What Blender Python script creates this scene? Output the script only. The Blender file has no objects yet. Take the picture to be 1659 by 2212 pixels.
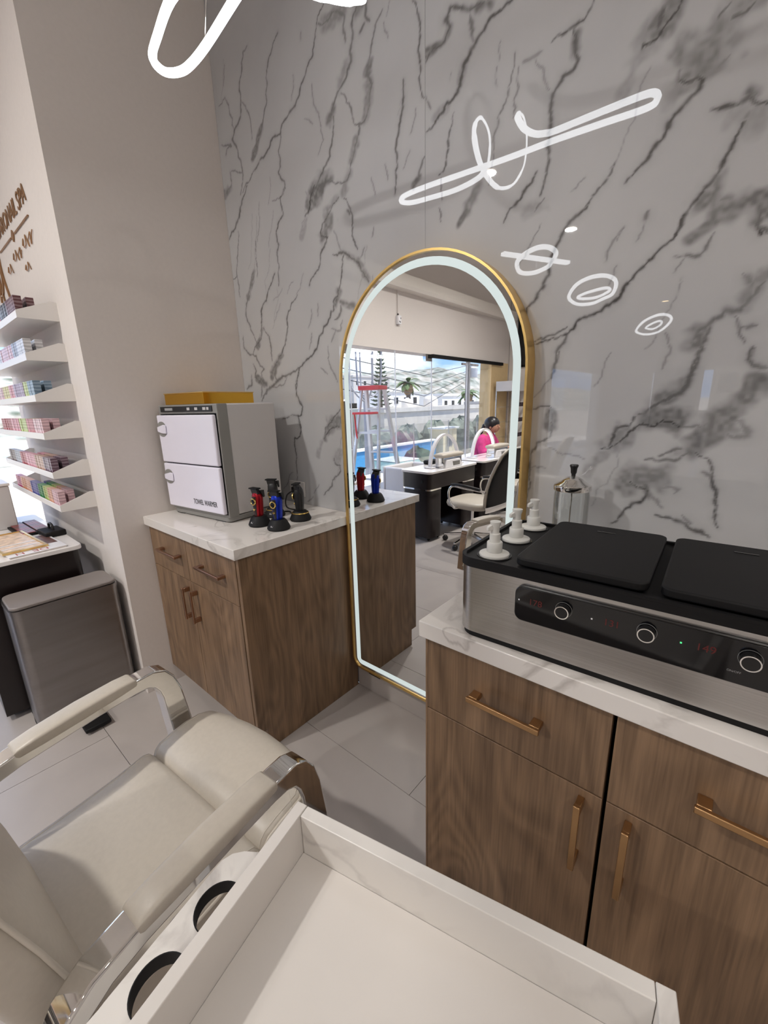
# Salon corner: marble wall, arched mirror, cabinets, styling chair
EXPOSURE = -0.1
SKY, SUN = 2.5, 10.0
LED, NEON, RING, DOWN = .72, 7.0, 6.0, 34.0
import bpy, bmesh, math, random
import numpy as np
from mathutils import Vector, Matrix
sc = bpy.context.scene
COL = sc.collection
random.seed(7)
PI = math.pi
R = math.radians

# ------------------------------------------------------------------ camera
cam_d = bpy.data.cameras.new('camera')
cam_d.sensor_fit = 'VERTICAL'; cam_d.sensor_height = 36.0
cam_d.lens = 901.51 / 2212 * 36.0
cam_d.clip_start = 0.02; cam_d.clip_end = 500
cam = bpy.data.objects.new('camera', cam_d); COL.objects.link(cam)
yaw, pitch, roll = 0.7104, -0.2546, -0.0267
fw = Vector((-math.sin(yaw)*math.cos(pitch), math.cos(yaw)*math.cos(pitch), math.sin(pitch)))
r0 = Vector((math.cos(yaw), math.sin(yaw), 0)); u0 = r0.cross(fw)
rt = math.cos(roll)*r0 + math.sin(roll)*u0; up = -math.sin(roll)*r0 + math.cos(roll)*u0
cam.matrix_world = Matrix(((rt.x, up.x, -fw.x, 2.1023), (rt.y, up.y, -fw.y, -1.3106), (rt.z, up.z, -fw.z, 1.385), (0, 0, 0, 1)))
sc.camera = cam
sc.view_settings.view_transform = 'Standard'; sc.view_settings.look = 'None'
sc.view_settings.gamma = 1.0; sc.view_settings.exposure = EXPOSURE; sc.view_settings.use_curve_mapping = False

sc.cycles.adaptive_threshold = .02; sc.cycles.max_bounces = 9; sc.cycles.diffuse_bounces = 4; sc.cycles.glossy_bounces = 6; sc.cycles.transmission_bounces = 6; sc.cycles.transparent_max_bounces = 16
# ------------------------------------------------------------------ sky
def lin(c):
    if isinstance(c, (int, float)): c = (c, c, c)
    return tuple((v/255/12.92 if v/255 <= .04045 else ((v/255+.055)/1.055)**2.4) for v in c)
w = bpy.data.worlds.new('sky'); sc.world = w; w.use_nodes = True
nt = w.node_tree; nt.nodes.clear()
def N(t, typ, **k):
    n = t.nodes.new(typ)
    for a, b in k.items(): setattr(n, a, b)
    return n
out = N(nt, 'ShaderNodeOutputWorld'); bg = N(nt, 'ShaderNodeBackground')
tc = N(nt, 'ShaderNodeTexCoord'); sep = N(nt, 'ShaderNodeSeparateXYZ')
ramp = N(nt, 'ShaderNodeValToRGB')
ramp.color_ramp.elements[0].position = .0; ramp.color_ramp.elements[0].color = (.30, .50, .88, 1)
ramp.color_ramp.elements[1].position = .55; ramp.color_ramp.elements[1].color = (.14, .30, .74, 1)
nz = N(nt, 'ShaderNodeTexNoise'); nz.inputs['Scale'].default_value = 4.5; nz.inputs['Detail'].default_value = 6
mp = N(nt, 'ShaderNodeMapping'); mp.inputs['Scale'].default_value = (1, 1, 2.6)
cr = N(nt, 'ShaderNodeValToRGB'); cr.color_ramp.elements[0].position = .46; cr.color_ramp.elements[1].position = .62
mix = N(nt, 'ShaderNodeMixRGB'); mix.inputs[2].default_value = (.93, .95, .98, 1)
L = nt.links.new
L(tc.outputs['Generated'], sep.inputs[0]); L(sep.outputs['Z'], ramp.inputs[0])
L(tc.outputs['Generated'], mp.inputs[0]); L(mp.outputs[0], nz.inputs['Vector']); L(nz.outputs['Fac'], cr.inputs[0])
L(cr.outputs[0], mix.inputs[0]); L(ramp.outputs[0], mix.inputs[1]); L(mix.outputs[0], bg.inputs[0])
bg.inputs[1].default_value = SKY; L(bg.outputs[0], out.inputs[0])
sun_d = bpy.data.lights.new('sun', 'SUN'); sun_d.energy = SUN; sun_d.angle = R(.6); sun_d.color = (1, .95, .87)
sun = bpy.data.objects.new('sun', sun_d); COL.objects.link(sun)
sun.rotation_euler = Vector((-.28, .22, -.93)).to_track_quat('-Z', 'Y').to_euler()

# ------------------------------------------------------------------ builders
class B:
    def __init__(s): s.v = []; s.f = []
    def add(s, vs, fs):
        o = len(s.v); s.v += [tuple(p) for p in vs]; s.f += [tuple(i+o for i in f) for f in fs]; return s
    def box(s, x0, x1, y0, y1, z0, z1):
        return s.add([(x0,y0,z0),(x1,y0,z0),(x1,y1,z0),(x0,y1,z0),(x0,y0,z1),(x1,y0,z1),(x1,y1,z1),(x0,y1,z1)],
                     [(0,3,2,1),(4,5,6,7),(0,1,5,4),(1,2,6,5),(2,3,7,6),(3,0,4,7)])
    def prism(s, poly, a, b, ax='z'):
        n = len(poly)
        def P(p, h):
            return {'z': (p[0],p[1],h), 'y': (p[0],h,p[1]), 'x': (h,p[0],p[1])}[ax]
        vs = [P(p, a) for p in poly] + [P(p, b) for p in poly]
        fs = [tuple(range(n))[::-1], tuple(range(n, 2*n))] + [(i,(i+1)%n,n+(i+1)%n,n+i) for i in range(n)]
        return s.add(vs, fs)
    def ring(s, o, i, a, b, ax='z', closed=True):
        n = len(o)
        def P(p, h):
            return {'z': (p[0],p[1],h), 'y': (p[0],h,p[1]), 'x': (h,p[0],p[1])}[ax]
        vs = [P(p,a) for p in o]+[P(p,a) for p in i]+[P(p,b) for p in o]+[P(p,b) for p in i]
        fs = []
        for k in range(n if closed else n-1):
            j = (k+1) % n
            fs += [(k,j,n+j,n+k),(2*n+k,3*n+k,3*n+j,2*n+j),(k,2*n+k,2*n+j,j),(n+k,n+j,3*n+j,3*n+k)]
        if not closed:
            fs += [(0,n,3*n,2*n),(n-1,3*n-1,4*n-1,2*n-1)]
        return s.add(vs, fs)
    def tube(s, path, r, n=8, closed=False, rz=None):
        P = [Vector(p) for p in path]; m = len(P); vs = []; fs = []
        rs = r if isinstance(r, (list, tuple)) else [r]*m
        prev = None
        for k in range(m):
            if closed: t = (P[(k+1)%m]-P[k-1])
            else: t = P[min(k+1,m-1)]-P[max(k-1,0)]
            t.normalize()
            if prev is None:
                a = t.cross(Vector((0,0,1)))
                if a.length < 1e-3: a = t.cross(Vector((1,0,0)))
            else: a = prev - t*prev.dot(t)
            a.normalize(); b = t.cross(a); prev = a
            for q in range(n):
                an = 2*PI*q/n
                vs.append(P[k] + a*math.cos(an)*rs[k] + b*math.sin(an)*(rs[k] if rz is None else rz))
        for k in range(m if closed else m-1):
            for q in range(n):
                k2 = (k+1) % m; q2 = (q+1) % n
                fs.append((k*n+q, k*n+q2, k2*n+q2, k2*n+q))
        if not closed: fs += [tuple(range(n))[::-1], tuple(range((m-1)*n, m*n))]
        return s.add(vs, fs)
    def lathe(s, prof, n=24, c=(0,0,0)):
        vs = []; fs = []; m = len(prof)
        for (r, z) in prof:
            for q in range(n):
                an = 2*PI*q/n; vs.append((c[0]+r*math.cos(an), c[1]+r*math.sin(an), c[2]+z))
        for k in range(m-1):
            for q in range(n):
                q2 = (q+1) % n; fs.append((k*n+q, k*n+q2, (k+1)*n+q2, (k+1)*n+q))
        if tuple(prof[0]) != tuple(prof[-1]):
            if prof[0][0] > 1e-6: fs.append(tuple(range(n))[::-1])
            if prof[-1][0] > 1e-6: fs.append(tuple(range((m-1)*n, m*n)))
        return s.add(vs, fs)
    def ball(s, c, r, n=12, m=8):
        if isinstance(r, (int, float)): r = (r, r, r)
        vs = []; fs = []
        for k in range(m+1):
            th = PI*k/m
            for q in range(n):
                an = 2*PI*q/n
                vs.append((c[0]+r[0]*math.sin(th)*math.cos(an), c[1]+r[1]*math.sin(th)*math.sin(an), c[2]-r[2]*math.cos(th)))
        for k in range(m):
            for q in range(n):
                q2 = (q+1) % n; fs.append((k*n+q, k*n+q2, (k+1)*n+q2, (k+1)*n+q))
        return s.add(vs, fs)
    def loft(s, rings, cap=True):
        n = len(rings[0]); vs = [p for r in rings for p in r]; fs = []
        for k in range(len(rings)-1):
            for q in range(n):
                q2 = (q+1) % n; fs.append((k*n+q, k*n+q2, (k+1)*n+q2, (k+1)*n+q))
        if cap: fs += [tuple(range(n))[::-1], tuple(range((len(rings)-1)*n, len(rings)*n))]
        return s.add(vs, fs)
    def mesh(s, name, smooth=0):
        me = bpy.data.meshes.new(name); me.from_pydata(s.v, [], s.f)
        bm = bmesh.new(); bm.from_mesh(me)
        bmesh.ops.remove_doubles(bm, verts=bm.verts, dist=1e-6)
        bmesh.ops.recalc_face_normals(bm, faces=bm.faces); bm.to_mesh(me); bm.free()
        if smooth:
            me.polygons.foreach_set('use_smooth', [True]*len(me.polygons))
            me.set_sharp_from_angle(angle=R(smooth))
        return me
def rrect(x0, x1, y0, y1, r, n=5):
    o = []
    for cx, cy, a0 in ((x1-r,y1-r,0),(x0+r,y1-r,90),(x0+r,y0+r,180),(x1-r,y0+r,270)):
        for k in range(n+1):
            a = R(a0+90*k/n); o.append((cx+r*math.cos(a), cy+r*math.sin(a)))
    return o
def put(name, me, mat, parent=None, loc=(0,0,0), rot=(0,0,0), bevel=0, seg=2, sub=0):
    o = bpy.data.objects.new(name, me); COL.objects.link(o)
    if mat and not len(me.materials): me.materials.append(mat)
    o.location = loc; o.rotation_euler = rot
    if parent: o.parent = parent
    if bevel:
        m = o.modifiers.new('bevel', 'BEVEL'); m.width = bevel; m.segments = seg; m.limit_method = 'ANGLE'; m.angle_limit = R(40)
        me.polygons.foreach_set('use_smooth', [True]*len(me.polygons)); me.set_sharp_from_angle(angle=R(40))
        m.harden_normals = False
    if sub:
        m = o.modifiers.new('sub', 'SUBSURF'); m.levels = sub; m.render_levels = sub
    return o
def ob(name, b, mat, parent=None, loc=(0,0,0), rot=(0,0,0), smooth=0, bevel=0, seg=2, sub=0):
    return put(name, b.mesh(name, smooth), mat, parent, loc, rot, bevel, seg, sub)
def tag(o, label, cat, group=None):
    o['label'] = label; o['category'] = cat
    if group: o['group'] = group
    return o
def thing(name, label, cat, loc=(0,0,0), rz=0, group=None):
    o = bpy.data.objects.new(name, None); COL.objects.link(o); o.empty_display_size = .05
    o.location = loc; o.rotation_euler = (0,0,rz)
    return tag(o, label, cat, group)
def struct(o): o['kind'] = 'structure'; return o
def lab(o, t): o['label'] = t; return o
def dup(root, loc, rz, label=None, group=None):
    r = root.copy(); COL.objects.link(r); r.location = loc; r.rotation_euler = (0,0,rz)
    if label: r['label'] = label
    if group: r['group'] = group
    for ch in list(root.children):
        c = ch.copy(); COL.objects.link(c); c.parent = r
        for g in list(ch.children):
            d = g.copy(); COL.objects.link(d); d.parent = c
    return r
def text_mesh(name, txt, size, depth=.001):
    cu = bpy.data.curves.new(name, 'FONT'); cu.body = txt; cu.size = size; cu.extrude = depth
    t = bpy.data.objects.new(name, cu); COL.objects.link(t)
    dg = bpy.context.evaluated_depsgraph_get(); dg.update()
    me = bpy.data.meshes.new_from_object(t.evaluated_get(dg)); me.name = name
    bpy.data.objects.remove(t); bpy.data.curves.remove(cu)
    return me

# ------------------------------------------------------------------ materials
def mat(name, c, rough=.5, metal=0, var=.06, scale=12, stretch=(1,1,1), bump=0, emit=0, spec=None, coat=0, raw=False, rvar=0, trans=0):
    m = bpy.data.materials.new(name); m.use_nodes = True; t = m.node_tree
    p = t.nodes['Principled BSDF']; c = c if raw else lin(c)
    tcn = N(t, 'ShaderNodeTexCoord'); mpn = N(t, 'ShaderNodeMapping'); mpn.inputs['Scale'].default_value = stretch
    n = N(t, 'ShaderNodeTexNoise'); n.inputs['Scale'].default_value = scale; n.inputs['Detail'].default_value = 4
    t.links.new(tcn.outputs['Object'], mpn.inputs[0]); t.links.new(mpn.outputs[0], n.inputs['Vector'])
    r = N(t, 'ShaderNodeValToRGB'); e = r.color_ramp.elements
    e[0].position = .3; e[1].position = .7
    e[0].color = tuple(max(0, v*(1-var)) for v in c)+(1,); e[1].color = tuple(min(1, v*(1+var)) for v in c)+(1,)
    t.links.new(n.outputs['Fac'], r.inputs[0]); t.links.new(r.outputs[0], p.inputs['Base Color'])
    p.inputs['Roughness'].default_value = rough; p.inputs['Metallic'].default_value = metal
    if spec is not None: p.inputs['Specular IOR Level'].default_value = spec
    if coat: p.inputs['Coat Weight'].default_value = coat; p.inputs['Coat Roughness'].default_value = .05
    if trans: p.inputs['Transmission Weight'].default_value = trans
    if rvar:
        mr = N(t, 'ShaderNodeMapRange'); mr.inputs['To Min'].default_value = rough-rvar; mr.inputs['To Max'].default_value = rough+rvar
        t.links.new(n.outputs['Fac'], mr.inputs['Value']); t.links.new(mr.outputs[0], p.inputs['Roughness'])
    if bump:
        b = N(t, 'ShaderNodeBump'); b.inputs['Strength'].default_value = bump; b.inputs['Distance'].default_value = .002
        t.links.new(n.outputs['Fac'], b.inputs['Height']); t.links.new(b.outputs[0], p.inputs['Normal'])
    if emit:
        p.inputs['Emission Color'].default_value = tuple(c)+(1,); p.inputs['Emission Strength'].default_value = emit
        e[0].color = e[1].color = tuple(v*.12 for v in c)+(1,)
    return m
def glass(name, tint=(.985,.992,.99), f0=.012, rough=0.0, hi=.3):
    m = bpy.data.materials.new(name); m.use_nodes = True; t = m.node_tree; t.nodes.clear()
    o = N(t, 'ShaderNodeOutputMaterial'); tr = N(t, 'ShaderNodeBsdfTransparent'); g = N(t, 'ShaderNodeBsdfGlossy')
    tr.inputs[0].default_value = tint+(1,); g.inputs['Roughness'].default_value = rough
    lw = N(t, 'ShaderNodeLayerWeight'); lw.inputs['Blend'].default_value = .25
    mr = N(t, 'ShaderNodeMapRange'); mr.inputs['To Min'].default_value = f0; mr.inputs['To Max'].default_value = hi
    mx = N(t, 'ShaderNodeMixShader')
    t.links.new(lw.outputs['Fresnel'], mr.inputs['Value']); t.links.new(mr.outputs[0], mx.inputs[0])
    t.links.new(tr.outputs[0], mx.inputs[1]); t.links.new(g.outputs[0], mx.inputs[2]); t.links.new(mx.outputs[0], o.inputs[0])
    return m
def wood(name, c0, c1, seed=0, rough=.42):
    m = bpy.data.materials.new(name); m.use_nodes = True; t = m.node_tree; p = t.nodes['Principled BSDF']
    tcn = N(t, 'ShaderNodeTexCoord'); oi = N(t, 'ShaderNodeObjectInfo')
    add = N(t, 'ShaderNodeVectorMath', operation='ADD'); mul = N(t, 'ShaderNodeVectorMath', operation='SCALE'); mul.inputs['Scale'].default_value = 7.0
    cb = N(t, 'ShaderNodeCombineXYZ')
    for k in range(3): t.links.new(oi.outputs['Random'], cb.inputs[k])
    t.links.new(cb.outputs[0], mul.inputs[0]); t.links.new(tcn.outputs['Object'], add.inputs[0]); t.links.new(mul.outputs[0], add.inputs[1])
    def noise(sx, sz, sc_, det, dist=0):
        mpn = N(t, 'ShaderNodeMapping'); mpn.inputs['Scale'].default_value = (sx, sx, sz)
        n = N(t, 'ShaderNodeTexNoise'); n.inputs['Scale'].default_value = sc_; n.inputs['Detail'].default_value = det; n.inputs['Distortion'].default_value = dist
        t.links.new(add.outputs[0], mpn.inputs[0]); t.links.new(mpn.outputs[0], n.inputs['Vector']); return n
    n1 = noise(1, .06, 40, 6, .4); n2 = noise(1, .03, 230, 3); n3 = noise(1, .30, 3.2, 2, .5); n4 = noise(1, .22, 7, 3, 1.0)
    ph = N(t, 'ShaderNodeMath', operation='MULTIPLY'); ph.inputs[1].default_value = 95.0
    sn = N(t, 'ShaderNodeMath', operation='SINE'); t.links.new(n3.outputs['Fac'], ph.inputs[0]); t.links.new(ph.outputs[0], sn.inputs[0])
    r = N(t, 'ShaderNodeValToRGB'); e = r.color_ramp.elements; e[0].position = .30; e[1].position = .72
    e[0].color = lin(c0)+(1,); e[1].color = lin(c1)+(1,)
    prev = None
    for src, k in ((n1.outputs['Fac'], .42), (n2.outputs['Fac'], .36), (n4.outputs['Fac'], .22), (sn.outputs[0], .045)):
        a = N(t, 'ShaderNodeMath', operation='MULTIPLY_ADD'); a.inputs[1].default_value = k; a.inputs[2].default_value = 0
        t.links.new(src, a.inputs[0])
        if prev: t.links.new(prev.outputs[0], a.inputs[2])
        prev = a
    t.links.new(prev.outputs[0], r.inputs[0])
    t.links.new(r.outputs[0], p.inputs['Base Color']); p.inputs['Roughness'].default_value = rough
    b = N(t, 'ShaderNodeBump'); b.inputs['Strength'].default_value = .12; b.inputs['Distance'].default_value = .001
    t.links.new(n2.outputs['Fac'], b.inputs['Height']); t.links.new(b.outputs[0], p.inputs['Normal'])
    return m
def quartz(name, base, vein, rough=.18, sc_=3.0, amt=.5):
    m = bpy.data.materials.new(name); m.use_nodes = True; t = m.node_tree; p = t.nodes['Principled BSDF']
    tcn = N(t, 'ShaderNodeTexCoord')
    n1 = N(t, 'ShaderNodeTexNoise'); n1.inputs['Scale'].default_value = sc_; n1.inputs['Detail'].default_value = 7; n1.inputs['Distortion'].default_value = 1.4
    n2 = N(t, 'ShaderNodeTexNoise'); n2.inputs['Scale'].default_value = sc_*.7; n2.inputs['Detail'].default_value = 2
    for n in (n1, n2): t.links.new(tcn.outputs['Object'], n.inputs['Vector'])
    s1 = N(t, 'ShaderNodeMath', operation='SUBTRACT'); s1.inputs[1].default_value = .5
    s2 = N(t, 'ShaderNodeMath', operation='ABSOLUTE')
    mr = N(t, 'ShaderNodeMapRange'); mr.inputs['From Min'].default_value = 0; mr.inputs['From Max'].default_value = .035
    mr.inputs['To Min'].default_value = 1; mr.inputs['To Max'].default_value = 0
    mk = N(t, 'ShaderNodeMapRange'); mk.inputs['From Min'].default_value = .45; mk.inputs['From Max'].default_value = .62; mk.inputs['To Max'].default_value = amt
    ml = N(t, 'ShaderNodeMath', operation='MULTIPLY'); mx = N(t, 'ShaderNodeMixRGB')
    mx.inputs[1].default_value = lin(base)+(1,); mx.inputs[2].default_value = lin(vein)+(1,)
    l = t.links.new
    l(n1.outputs['Fac'], s1.inputs[0]); l(s1.outputs[0], s2.inputs[0]); l(s2.outputs[0], mr.inputs['Value']); l(n2.outputs['Fac'], mk.inputs['Value'])
    l(mr.outputs[0], ml.inputs[0]); l(mk.outputs[0], ml.inputs[1]); l(ml.outputs[0], mx.inputs[0]); l(mx.outputs[0], p.inputs['Base Color'])
    p.inputs['Roughness'].default_value = rough
    return m
def slab_marble(name):
    m = bpy.data.materials.new(name); m.use_nodes = True; t = m.node_tree; p = t.nodes['Principled BSDF']
    at = N(t, 'ShaderNodeAttribute', attribute_name='vein'); tcn = N(t, 'ShaderNodeTexCoord')
    n = N(t, 'ShaderNodeTexNoise'); n.inputs['Scale'].default_value = 1.6; n.inputs['Detail'].default_value = 5
    r = N(t, 'ShaderNodeValToRGB'); e = r.color_ramp.elements; e[0].position = .3; e[1].position = .7
    e[0].color = lin((172,171,172))+(1,); e[1].color = lin((188,187,187))+(1,)
    mx = N(t, 'ShaderNodeMixRGB'); mx.inputs[2].default_value = lin((58,56,54))+(1,)
    t.links.new(tcn.outputs['Object'], n.inputs['Vector']); t.links.new(n.outputs['Fac'], r.inputs[0])
    t.links.new(at.outputs['Fac'], mx.inputs[0]); t.links.new(r.outputs[0], mx.inputs[1]); t.links.new(mx.outputs[0], p.inputs['Base Color'])
    p.inputs['Roughness'].default_value = .012; p.inputs['Specular IOR Level'].default_value = 1.0
    return m
M = {}
M['wall'] = mat('warm_white_paint', (218,210,204), .85, var=.015, scale=60, bump=.05)
M['ceil'] = mat('ceiling_paint', (222,215,206), .9, var=.01)
M['marble'] = slab_marble('polished_veined_porcelain')
M['backing'] = mat('grey_adhesive', (120,118,116), .9)
M['tile'] = mat('floor_porcelain', (172,164,159), .30, var=.025, scale=9, rvar=.04)
M['grout'] = mat('grey_grout', (118,112,108), .9)
M['wood'] = wood('brown_oak_laminate', (88,67,48), (150,120,92))
M['wood_d'] = mat('cabinet_inside', (52,40,32), .7)
M['quartz'] = quartz('white_quartz', (222,216,210), (150,141,134), .14, 3.4, .55)
M['gold'] = mat('brushed_brass', (232,196,124), .30, 1, var=.05, scale=40)
M['copper'] = mat('rose_gold_bar', (176,140,116), .32, 1, var=.05)
M['brass_bar'] = mat('satin_brass_bar', (186,148,106), .36, 1, var=.05)
M['mirror'] = mat('silvered_glass', (.84,.85,.85), 0.0, 1, var=0, raw=True)
M['led'] = mat('frosted_led_band', (.86,.97,.95), .5, var=0, raw=True, emit=LED)
M['chrome'] = mat('polished_chrome', (.80,.79,.77), .06, 1, var=.02, raw=True)
M['steel'] = mat('brushed_steel', (.52,.51,.50), .26, 1, var=.10, scale=60, stretch=(.04,1,6), raw=True, bump=.02)
M['steel_v'] = mat('brushed_dark_steel', (.29,.272,.265), .36, 1, var=.10, scale=30, stretch=(1,.06,.6), raw=True)
M['leather'] = mat('beige_leather', (192,183,170), .40, var=.03, scale=90, bump=.06)
M['leather_s'] = mat('beige_piping', (206,197,184), .45, var=.03)
M['black'] = mat('black_plastic', (24,23,24), .38, var=.1)
M['black_m'] = mat('matt_black_plastic', (14,13,14), .6, var=.05, spec=.3)
M['black_g'] = mat('gloss_black_panel', (10,10,13), .06, var=.05)
M['white_p'] = mat('white_plastic', (232,230,232), .32, var=.01)
M['white_m'] = mat('white_lacquer_metal', (228,224,220), .35, var=.01)
M['lavender'] = mat('pale_white_door', (226,222,234), .22, var=.01)
M['grey_p'] = mat('grey_plastic', (134,132,128), .5, var=.03)
M['grey_l'] = mat('light_grey_casing', (196,192,190), .4, var=.01)
M['dark_br'] = mat('espresso_laminate', (26,18,18), .28, var=.12, scale=8, stretch=(1,1,.1))
M['white_top'] = mat('white_stone_top', (232,228,226), .12, var=.02)
M['frost'] = mat('translucent_white_plastic', (228,226,220), .35, var=.02, trans=.25)
M['red_m'] = mat('metallic_red', (160,18,30), .25, .6, var=.1)
M['blue_m'] = mat('metallic_blue', (18,48,170), .25, .6, var=.1)
M['gold_r'] = mat('gold_ring', (224,190,110), .2, 1, var=.03)
M['glass'] = glass('clear_pane')
M['jar'] = glass('jar_glass', (.975,.985,.98), .03, 0.0, .6)
M['cream'] = mat('cream_render', (216,188,142), .85, var=.04)
M['neon'] = mat('white_light_ribbon', (.95,.97,1.0), .5, var=0, raw=True, emit=NEON)
M['ring'] = mat('ring_light', (.95,.97,1.0), .5, var=0, raw=True, emit=RING)
M['lamp'] = mat('warm_lamp_face', (1.0,.74,.42), .5, var=0, raw=True, emit=9.0)
M['ledred'] = mat('red_digits', (.5,.04,.035), .5, var=0, raw=True, emit=.05)
M['ledgreen'] = mat('green_light', (.1,.9,.3), .5, var=0, raw=True, emit=1.2)
M['grey_line'] = mat('grey_paint_mark', (150,150,150), .5)
# ------------------------------------------------------------------ the room shell
CZ = 3.3
struct(ob('ceiling', B().box(-1.75,4.75,-14.2,.25,CZ,CZ+.2), M['ceil']))
fl = struct(ob('floor', B().box(-1.5,4.6,-14.0,0,-.2,-.009), M['grout']))
tm = {}
def tile(x0, x1, y0, y1):
    k = (round(x1-x0,3), round(y1-y0,3))
    if k not in tm:
        tm[k] = B().box(0,k[0],0,k[1],-.009,0).mesh('tile'); tm[k].materials.append(M['tile'])
    put('tile', tm[k], None, fl, (x0,y0,0))
g = .0012
rows = [(0,-.35)] + [(-.35-.6*k, -.95-.6*k) for k in range(22)] + [(-13.55,-14)]
for ri, (ya, yb) in enumerate(rows):
    xs = .16 if ri % 2 == 0 else .76
    e = [-1.5] + [v for v in [xs-2.4+1.2*k for k in range(8)] if -1.5 < v < 4.6] + [4.6]
    for a, b in zip(e, e[1:]):
        if b-a > .01: tile(a+g, b-g, yb+g, ya-g)
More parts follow.
